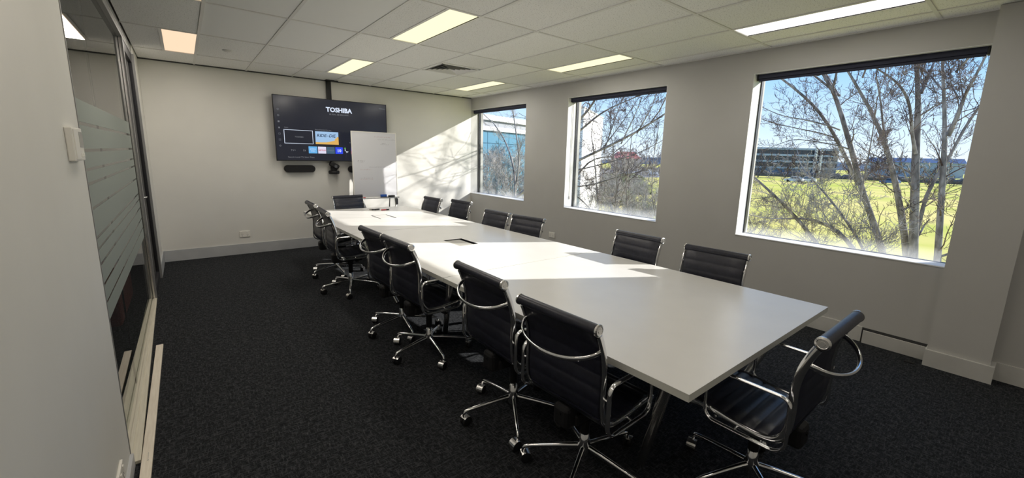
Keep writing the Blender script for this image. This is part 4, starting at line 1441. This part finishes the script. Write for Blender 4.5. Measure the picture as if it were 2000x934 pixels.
def grown_tree(seed, height, spread, ntrunk, material, rmin=0.0065, nch=9, lev=3):
    G = Grower(seed, rmin)
    rg = G.r
    trunk = []
    for k in range(ntrunk):
        a = 2 * math.pi * (k + rg.uniform(0, 0.6)) / ntrunk
        d = np.array([math.cos(a) * spread, math.sin(a) * spread, 1.0])
        pts, rad = [np.zeros(3)], [0.045 * height / 5]
        for s in range(7):
            d = d + rg.normal(0, 0.13, 3) + np.array([0, 0, 0.06])
            d /= np.linalg.norm(d)
            pts.append(pts[-1] + d * height / 7)
            rad.append(rad[0] * (1 - 0.8 * (s + 1) / 7))
        trunk.append((np.array(pts), np.array(rad)))
        G.children(pts, rad, height * 0.62, 0, lev, nch, start=0.08, lmin=0.35, lmax=0.7)
    return lines_mesh('trunk', trunk, 7, material), lines_mesh('twigs', G.big + G.fine, 3, material)


PROTO = [grown_tree(31, 5.6, 0.55, 4, 'pale_twig', nch=11), grown_tree(37, 5.2, 0.8, 5, 'twig_bark', nch=11), grown_tree(41, 6.2, 0.45, 4, 'pale_twig', nch=11),
         grown_tree(43, 6.0, 0.6, 4, 'twig_bark', 0.05, 8, 2), grown_tree(47, 6.0, 0.5, 3, 'pale_twig', 0.05, 8, 2)]
rnd = random.Random(21)


def plant(x, y, k, s, label, group, rz=None):
    t = tag(empty('bare_tree', (x, y, GZ), rnd.uniform(0, 6.28) if rz is None else rz), label, 'tree', group)
    t.scale = (s, s, s)
    obj_of('trunk', PROTO[k][0], t)
    obj_of('twigs', PROTO[k][1], t)['kind'] = 'stuff'


THICK = 'bare thicket between the windows and the blue building'
for x, y, k, s in ((14.0, 19.0, 0, 0.98), (16.5, 21.5, 2, 0.9), (18.5, 22.0, 0, 0.95), (15.0, 16.5, 2, 0.82), (12.5, 16.0, 0, 0.92), (17.5, 26.0, 2, 0.95), (20.5, 25.0, 0, 1.0), (13.2, 13.2, 0, 0.9), (11.6, 13.6, 2, 0.8)):
    plant(x, y, k, s, 'bare many-stemmed tree in the thicket below the blue glazed building', THICK)
GARD = 'bare trees in the grounds beyond the middle window'
for x, y, k, s in ((14.1, 5.8, 0, 0.66), (17.0, 8.6, 2, 0.66), (20.8, 10.3, 0, 0.74), (14.9, 8.2, 2, 0.64), (23.1, 13.8, 0, 0.8), (27.2, 15.2, 2, 0.8), (19.5, 12.0, 0, 0.66), (26.0, 19.5, 0, 0.75), (30.0, 20.0, 2, 0.8), (36.0, 24.0, 0, 0.9), (21.0, 9.5, 2, 0.6), (40, 30, 1, 0.9), (46, 33, 2, 1.0)):
    plant(x, y, k, s, 'bare pale-twigged tree on the grass beyond the middle window', GARD)
LOWT = 'bare saplings beyond the left part of the large window'
for x, y, k, s in ((18.0, 2.6, 1, 0.62), (20.0, 4.5, 0, 0.6), (16.5, 3.0, 2, 0.6)):
    plant(x, y, k, s, 'bare sapling on the grass beyond the left part of the large window', LOWT)
FAR = 'distant bare trees along the far edge of the field'
for k in range(24):
    a = R(4 + 36 * (k + rnd.uniform(-0.3, 0.3)) / 24)
    d = rnd.uniform(150, 178)
    plant(d * math.cos(a), d * math.sin(a) - 4.3, 3 + k % 2, rnd.uniform(1.0, 1.4), 'distant bare tree along the far edge of the field', FAR)

# evergreen shrubs
bm = bmesh.new()
bmesh.ops.create_icosphere(bm, subdivisions=4, radius=1)
rnd = random.Random(5)
for v in bm.verts:
    v.co *= 1 + rnd.uniform(-0.22, 0.16)
    v.co.z = max(v.co.z, -0.55) + 0.55
sh_me = bpy.data.meshes.new('shrub')
bm.to_mesh(sh_me)
sh_me.polygons.foreach_set('use_smooth', [True] * len(sh_me.polygons))
bm.free()
sh_me.materials.append(MATS['shrub_leaf'])
for k, (x, y, sx_, sz) in enumerate(((38.0, 26.5, 2.4, 1.2), (52, 34, 3.0, 1.2), (33.0, 19.0, 1.6, 0.7), (60.0, 44.0, 3.4, 1.5), (70, 48, 3, 1.4))):
    o = tag(obj_of('shrub', sh_me, None, (x, y, GZ)), 'low rounded green shrub on the grass beyond the middle window', 'shrub', 'green shrubs')
    o.scale = (sx_, sx_, sz)
    o.rotation_euler = (0, 0, k * 1.3)
hv, hf = [], []
NHG = 150
for k in range(NHG + 1):
    a = R(2 + 37 * k / NHG)
    top = 1.7 + 0.35 * math.sin(k * 0.9) + 0.3 * math.sin(k * 2.3 + 1) + rnd.uniform(-0.25, 0.25)
    for dr, z in ((-1.6, 0), (-1.9, 0.5 * top), (-1.1, 0.92 * top), (0, top), (1.2, 0.9 * top), (1.6, 0)):
        d = 182 + dr + rnd.uniform(-0.2, 0.2)
        hv.append((d * math.cos(a), d * math.sin(a) - 4.3, GZ + z))
for k in range(NHG):
    for q in range(5):
        b0 = k * 6 + q
        hf.append((b0, b0 + 6, b0 + 7, b0 + 1))
tag(MB().add(hv, hf, True).build('hedge', 'far_scrub'), 'long dark hedge along the far edge of the field', 'hedge')

# ------------------------------------------------------------------ buildings
FWD = Vector((0.614, 0.769, 0))


def facade_frame(p0, p1):
    """local frame: x along the wall from p0 to p1, y into the building"""
    ex = Vector((p1[0] - p0[0], p1[1] - p0[1], 0))
    return ex.length, math.atan2(ex.y, ex.x)


def building(p0, p1, z1, depth, label, wall_mat):
    L, a = facade_frame(p0, p1)
    t = tag(empty('building', (p0[0], p0[1], GZ), a), label, 'building')
    return t, L, z1 - GZ


BLD_A, ZTOP_A = ((21.99, 30.41), (29.74, 32.8)), 5.47
BLD_W, ZTOP_W = ((22.24, 17.12), (29.66, 21.59)), 5.09
P_A, P_B = BLD_A
t, L, hgt = building(P_A, P_B, ZTOP_A, 12, 'blue glazed building with white roof bands in the far corner window', None)
MB().box((-6, 0.12, 0), (L + 6, 12, hgt - 0.1)).build('wall', 'fascia_grey', t)
MB().box((-6, -0.35, hgt - 0.5), (L + 6, 12, hgt)).build('parapet', 'render_white', t)
MB().box((-6, -0.02, hgt - 1.1), (L + 6, 0.1, hgt - 0.5)).build('fascia', 'fascia_grey', t)
MB().box((-6, -0.25, hgt - 1.5), (L + 6, 0.1, hgt - 1.1)).build('band', 'render_white', t)
n_ = 11
wd = (L + 12) / n_
pm = MB().box((0.03, 0.03, 0), (wd - 0.03, 0.10, 1.15)).mesh('glass_panel', 'curtain_glass')
for r_ in range(5):
    for k in range(n_):
        o = obj_of('glass_panel', pm, t, (-6 + k * wd, 0, hgt - 1.5 - 1.2 * (r_ + 1)))
MB().box((-6, 0.105, 0.3), (L + 6, 0.115, hgt - 1.5)).build('mullions', 'curtain_line', t)

P_A, P_B = BLD_W
t, L, hgt = building(P_A, P_B, ZTOP_W, 6, 'plain white end wall of the wing at the left of the middle window', None)
MB().box((0, 0, 0), (L, 4, hgt)).build('wall', 'render_white', t)
MB().box((-0.05, -0.05, hgt), (L + 0.05, 4.05, hgt + 0.12)).build('coping', 'render_grey', t)
pm = MB().box((-0.06, 0.2, 0), (-0.001, 1.5, 1.5)).mesh('window', 'curtain_glass')
for r_ in range(3):
    for k in range(2):
        obj_of('window', pm, t, (0, 0.3 + k * 1.8, 1.0 + r_ * 2.7))

# distant blue-grey office
t = tag(empty('building', (214.8, 85.0, GZ), math.atan2(-26, 32.8)), 'long blue-grey office building far across the field', 'building')
MB().box((0, 0.3, 0), (42, 16, 11.2)).build('wall', 'office_blue', t)
sl = MB().box((-0.3, -0.1, 0), (42.3, 0.29, 0.9)).mesh('slab', 'office_slab')
wm = MB().box((0.12, 0.16, 0), (2.88, 0.30, 2.2)).mesh('window', 'car_glass')
for r_ in range(4):
    obj_of('slab', sl, t, (0, 0, 2.2 + r_ * 3.0))
    for k in range(14):
        if r_ < 3:
            obj_of('window', wm, t, (k * 3.0, 0, 3.1 + r_ * 3.0 - 0.02))
MB().box((30, -1.2, 0), (30.8, -0.2, 12.4)).box((32.6, -1.2, 0), (33.4, -0.2, 12.4)).build('stair_fin', 'render_white', t)
t = tag(empty('building', (268, 18, GZ), math.atan2(30, -10)), 'low blue shed far across the field near the column', 'building')
MB().box((0, -10, 0), (32, 0, 6.5)).build('wall', 'office_slab', t)
MB().add([(-0.5, -10.5, 6.5), (32.5, -10.5, 6.5), (32.5, 0.5, 6.5), (-0.5, 0.5, 6.5), (-0.5, -5, 8.6), (32.5, -5, 8.6)], [(0, 1, 5, 4), (2, 3, 4, 5), (0, 4, 3), (1, 2, 5), (0, 3, 2, 1)]).build('roof', 'office_blue', t)
t = tag(empty('building', (122, 93.5, GZ), math.atan2(-3.6, 4.0)), 'small house with a red roof behind the car park', 'building')
MB().box((0, 0, 0), (9, 7, 5.2)).build('wall', 'brick_tan', t)
MB().add([(-0.5, -0.5, 5.2), (9.5, -0.5, 5.2), (9.5, 7.5, 5.2), (-0.5, 7.5, 5.2), (1.5, 3.5, 7.6), (7.5, 3.5, 7.6)], [(0, 1, 5, 4), (2, 3, 4, 5), (3, 0, 4), (1, 2, 5), (0, 3, 2, 1)]).build('roof', 'roof_red', t)

# parked cars


def make_car(body):
    t = empty('car')
    m_ = MB()
    prof = [(-2.1, 0.28), (2.1, 0.28), (2.15, 0.62), (1.95, 0.80), (1.1, 0.92), (0.45, 1.42), (-1.15, 1.45), (-1.9, 0.98), (-2.12, 0.85)]
    n_ = len(prof)
    vs = [(x, -0.86 + (0.12 if z > 1 else 0), z) for x, z in prof] + [(x, 0.86 - (0.12 if z > 1 else 0), z) for x, z in prof]
    m_.add(vs, [tuple(range(n_)), tuple(reversed(range(n_, 2 * n_)))] + [(i, i + n_, (i + 1) % n_ + n_, (i + 1) % n_) for i in range(n_)])
    m_.build('body', body, t)
    g_ = MB()
    for s in (-1, 1):
        q = [(-1.55, 0.98), (0.92, 0.96), (0.42, 1.36), (-1.1, 1.39)]
        g_.add([(x, s * (0.875 - (0.12 if z > 1.2 else 0)), z) for x, z in q], [(0, 1, 2, 3) if s < 0 else (3, 2, 1, 0)])
    g_.add([(1.06, -0.72, 0.965), (1.06, 0.72, 0.965), (0.52, 0.66, 1.40), (0.52, -0.66, 1.40)], [(0, 1, 2, 3)])
    g_.add([(-1.86, 0.72, 1.03), (-1.86, -0.72, 1.03), (-1.24, -0.66, 1.44), (-1.24, 0.66, 1.44)], [(0, 1, 2, 3)])
    g_.build('glazing', 'car_glass', t)
    wm_ = None
    for x in (-1.3, 1.3):
        for y in (-0.8, 0.8):
            MB().lathe([(0.0, -0.1), (0.31, -0.1), (0.33, -0.07), (0.33, 0.07), (0.31, 0.1), (0.0, 0.1)], 14, (x, y, 0.33), 'Y').build('wheel', 'black_rubber', t)
    return t


pw, pbl = make_car('car_white'), make_car('car_blue')
spots = [(112 + 3.4 * k * 0.79, 99 - 3.4 * k * 0.66 * 1.15, 0) for k in range(11)] + [(104 + 6.5 * k, 84 - 5.4 * k, 0) for k in range(5)]
spots += [(128, 37.5, 0), (131, 35.5, 0), (152, 22, 1)]
used = {0: False, 1: False}
for k, (x, y, kind) in enumerate(spots):
    src = pbl if kind else pw
    if not used[kind]:
        c, used[kind] = src, True
    else:
        c = copy_tree(src)
    c.location = (x, y, GZ + 0.03)
    c.rotation_euler = (0, 0, R(70 + (k * 37) % 30))
    if kind:
        tag(c, 'blue car parked far across the field, seen past the trunks', 'car')
    elif k >= 16:
        tag(c, 'white car parked at the field edge, seen through the left of the large window', 'car', 'white cars by the field')
    else:
        tag(c, 'white car in the distant car park beyond the middle window', 'car', 'cars in the car park')
